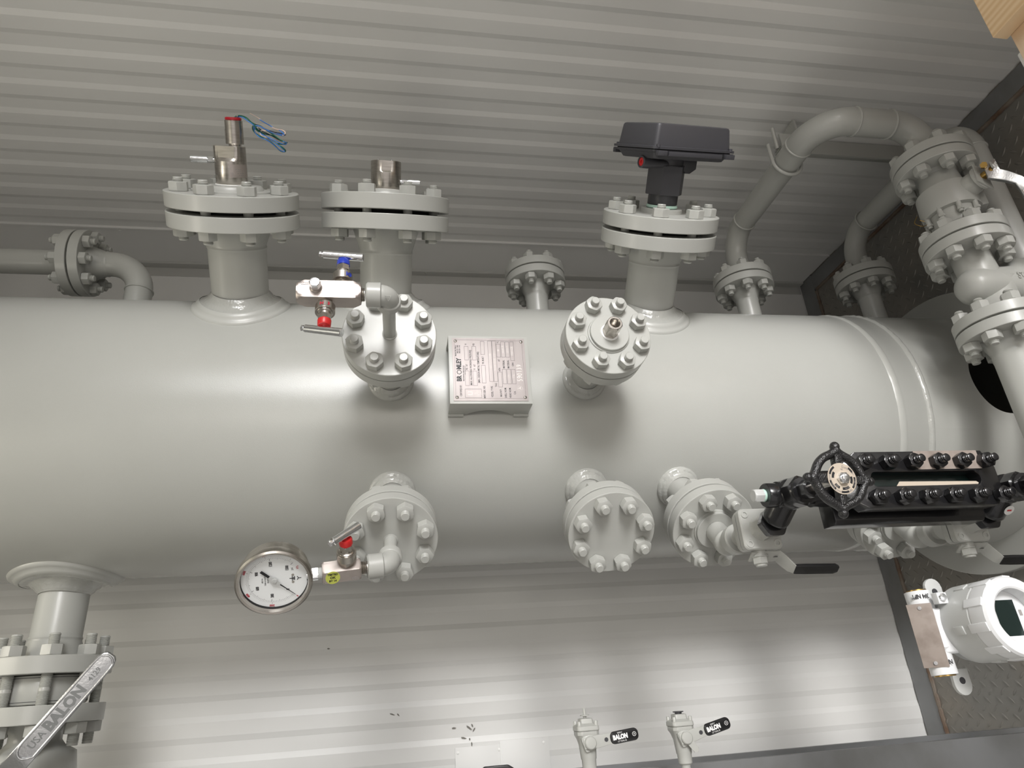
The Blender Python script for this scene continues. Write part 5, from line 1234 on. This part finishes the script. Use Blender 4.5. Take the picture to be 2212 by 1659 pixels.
part('knot',MB().rings(Fr((1.005,.575,.5503),Z_,V3((.6,1,0))),[(-.001,lambda th:.0035+.0016*math.cos(2*th)),(.0002,lambda th:.0033+.0015*math.cos(2*th))],18),'weld_rust',t)
m=MB(); m.text(Fr((.862,.6239,.512),Y_,-X_),'SPF',.012,.0003); m.box(Fr((.862,.6239,.512),Y_,-X_),(-.016,.016),(-.009,-.0083),(0,.0003)); part('grade_stamp',m,'ink_grey',t)
part('edge_strip',MB().tube([(.80,.655,.468),(.925,.655,.468)],.0062,16),'white_plastic',[o for o in bpy.data.objects if o.name.startswith('timber_crate')][0],'round white plastic edge strip below the cross board')
# ================================================================== light and camera
def area(name,loc,target,sx,sy,power,col,spread=180):
    l=bpy.data.lights.new(name,'AREA'); l.shape='RECTANGLE'; l.size=sx; l.size_y=sy; l.energy=power; l.color=col; l.spread=math.radians(spread)
    o=bpy.data.objects.new(name,l); COL.objects.link(o); o.location=loc
    o.rotation_euler=(V3(target)-V3(loc)).to_track_quat('-Z','Y').to_euler(); return o
area('bay_lamp_low',(3.0,-4.3,1.2),(.45,1.5,.2),2.0,1.2,9.6,(1,.97,.96),40)
area('bay_lamp_mid',(3.0,-4.3,1.6),(.2,1.7,.8),2.0,1.5,18,(1,.99,.98),50)
area('bay_tube_bright',(2.72,-4.3,2.8),(.5,1.4,1.6),.5,1.3,42,(.96,.98,1))
area('bay_tube_dim',(-.05,-4.6,2.0),(.4,1.4,1.2),.4,2.2,30,(1,.95,.86))
area('fill_lamp',(1.9,-4.3,1.0),(.45,1.5,.2),.9,1.0,1.6,(1,.97,.92),40)  # weak fill lamp added to balance the overall brightness
area('ceiling_strip',(.2,.9,2.86),(.2,.9,0),.25,.8,4.4,(1.0,.94,.80))
area('ceiling_strip_front',(-.15,.1,2.86),(-.15,.1,0),.7,1.0,1.6,(1.0,.96,.80))
w=bpy.data.worlds.new('World'); SC.world=w; w.use_nodes=True
w.node_tree.nodes['Background'].inputs[0].default_value=(1,.94,.90,1); w.node_tree.nodes['Background'].inputs[1].default_value=.62
cam=bpy.data.cameras.new('Camera'); co=bpy.data.objects.new('Camera',cam); COL.objects.link(co); SC.camera=co
cam.sensor_fit='HORIZONTAL'; cam.sensor_width=36; cam.lens=1439.80*36/2212; cam.clip_start=.02; cam.clip_end=60
th,roll,psi=.163974791,-.00481132895,.429708219
h=V3((math.sin(psi),math.cos(psi),0)); fw=h*math.cos(th)-Z_*math.sin(th); r_=-Z_*math.cos(th)-h*math.sin(th); d_=fw.cross(r_)
rx=r_*math.cos(roll)+d_*math.sin(roll); dx=-r_*math.sin(roll)+d_*math.cos(roll)
M=Matrix((rx,-dx,-fw)).transposed().to_4x4(); M.translation=V3((0,0,1.51)); co.matrix_world=M
SC.view_settings.view_transform='Standard'; SC.view_settings.look='None'; SC.view_settings.exposure=0.0; SC.view_settings.gamma=1; SC.view_settings.use_curve_mapping=False
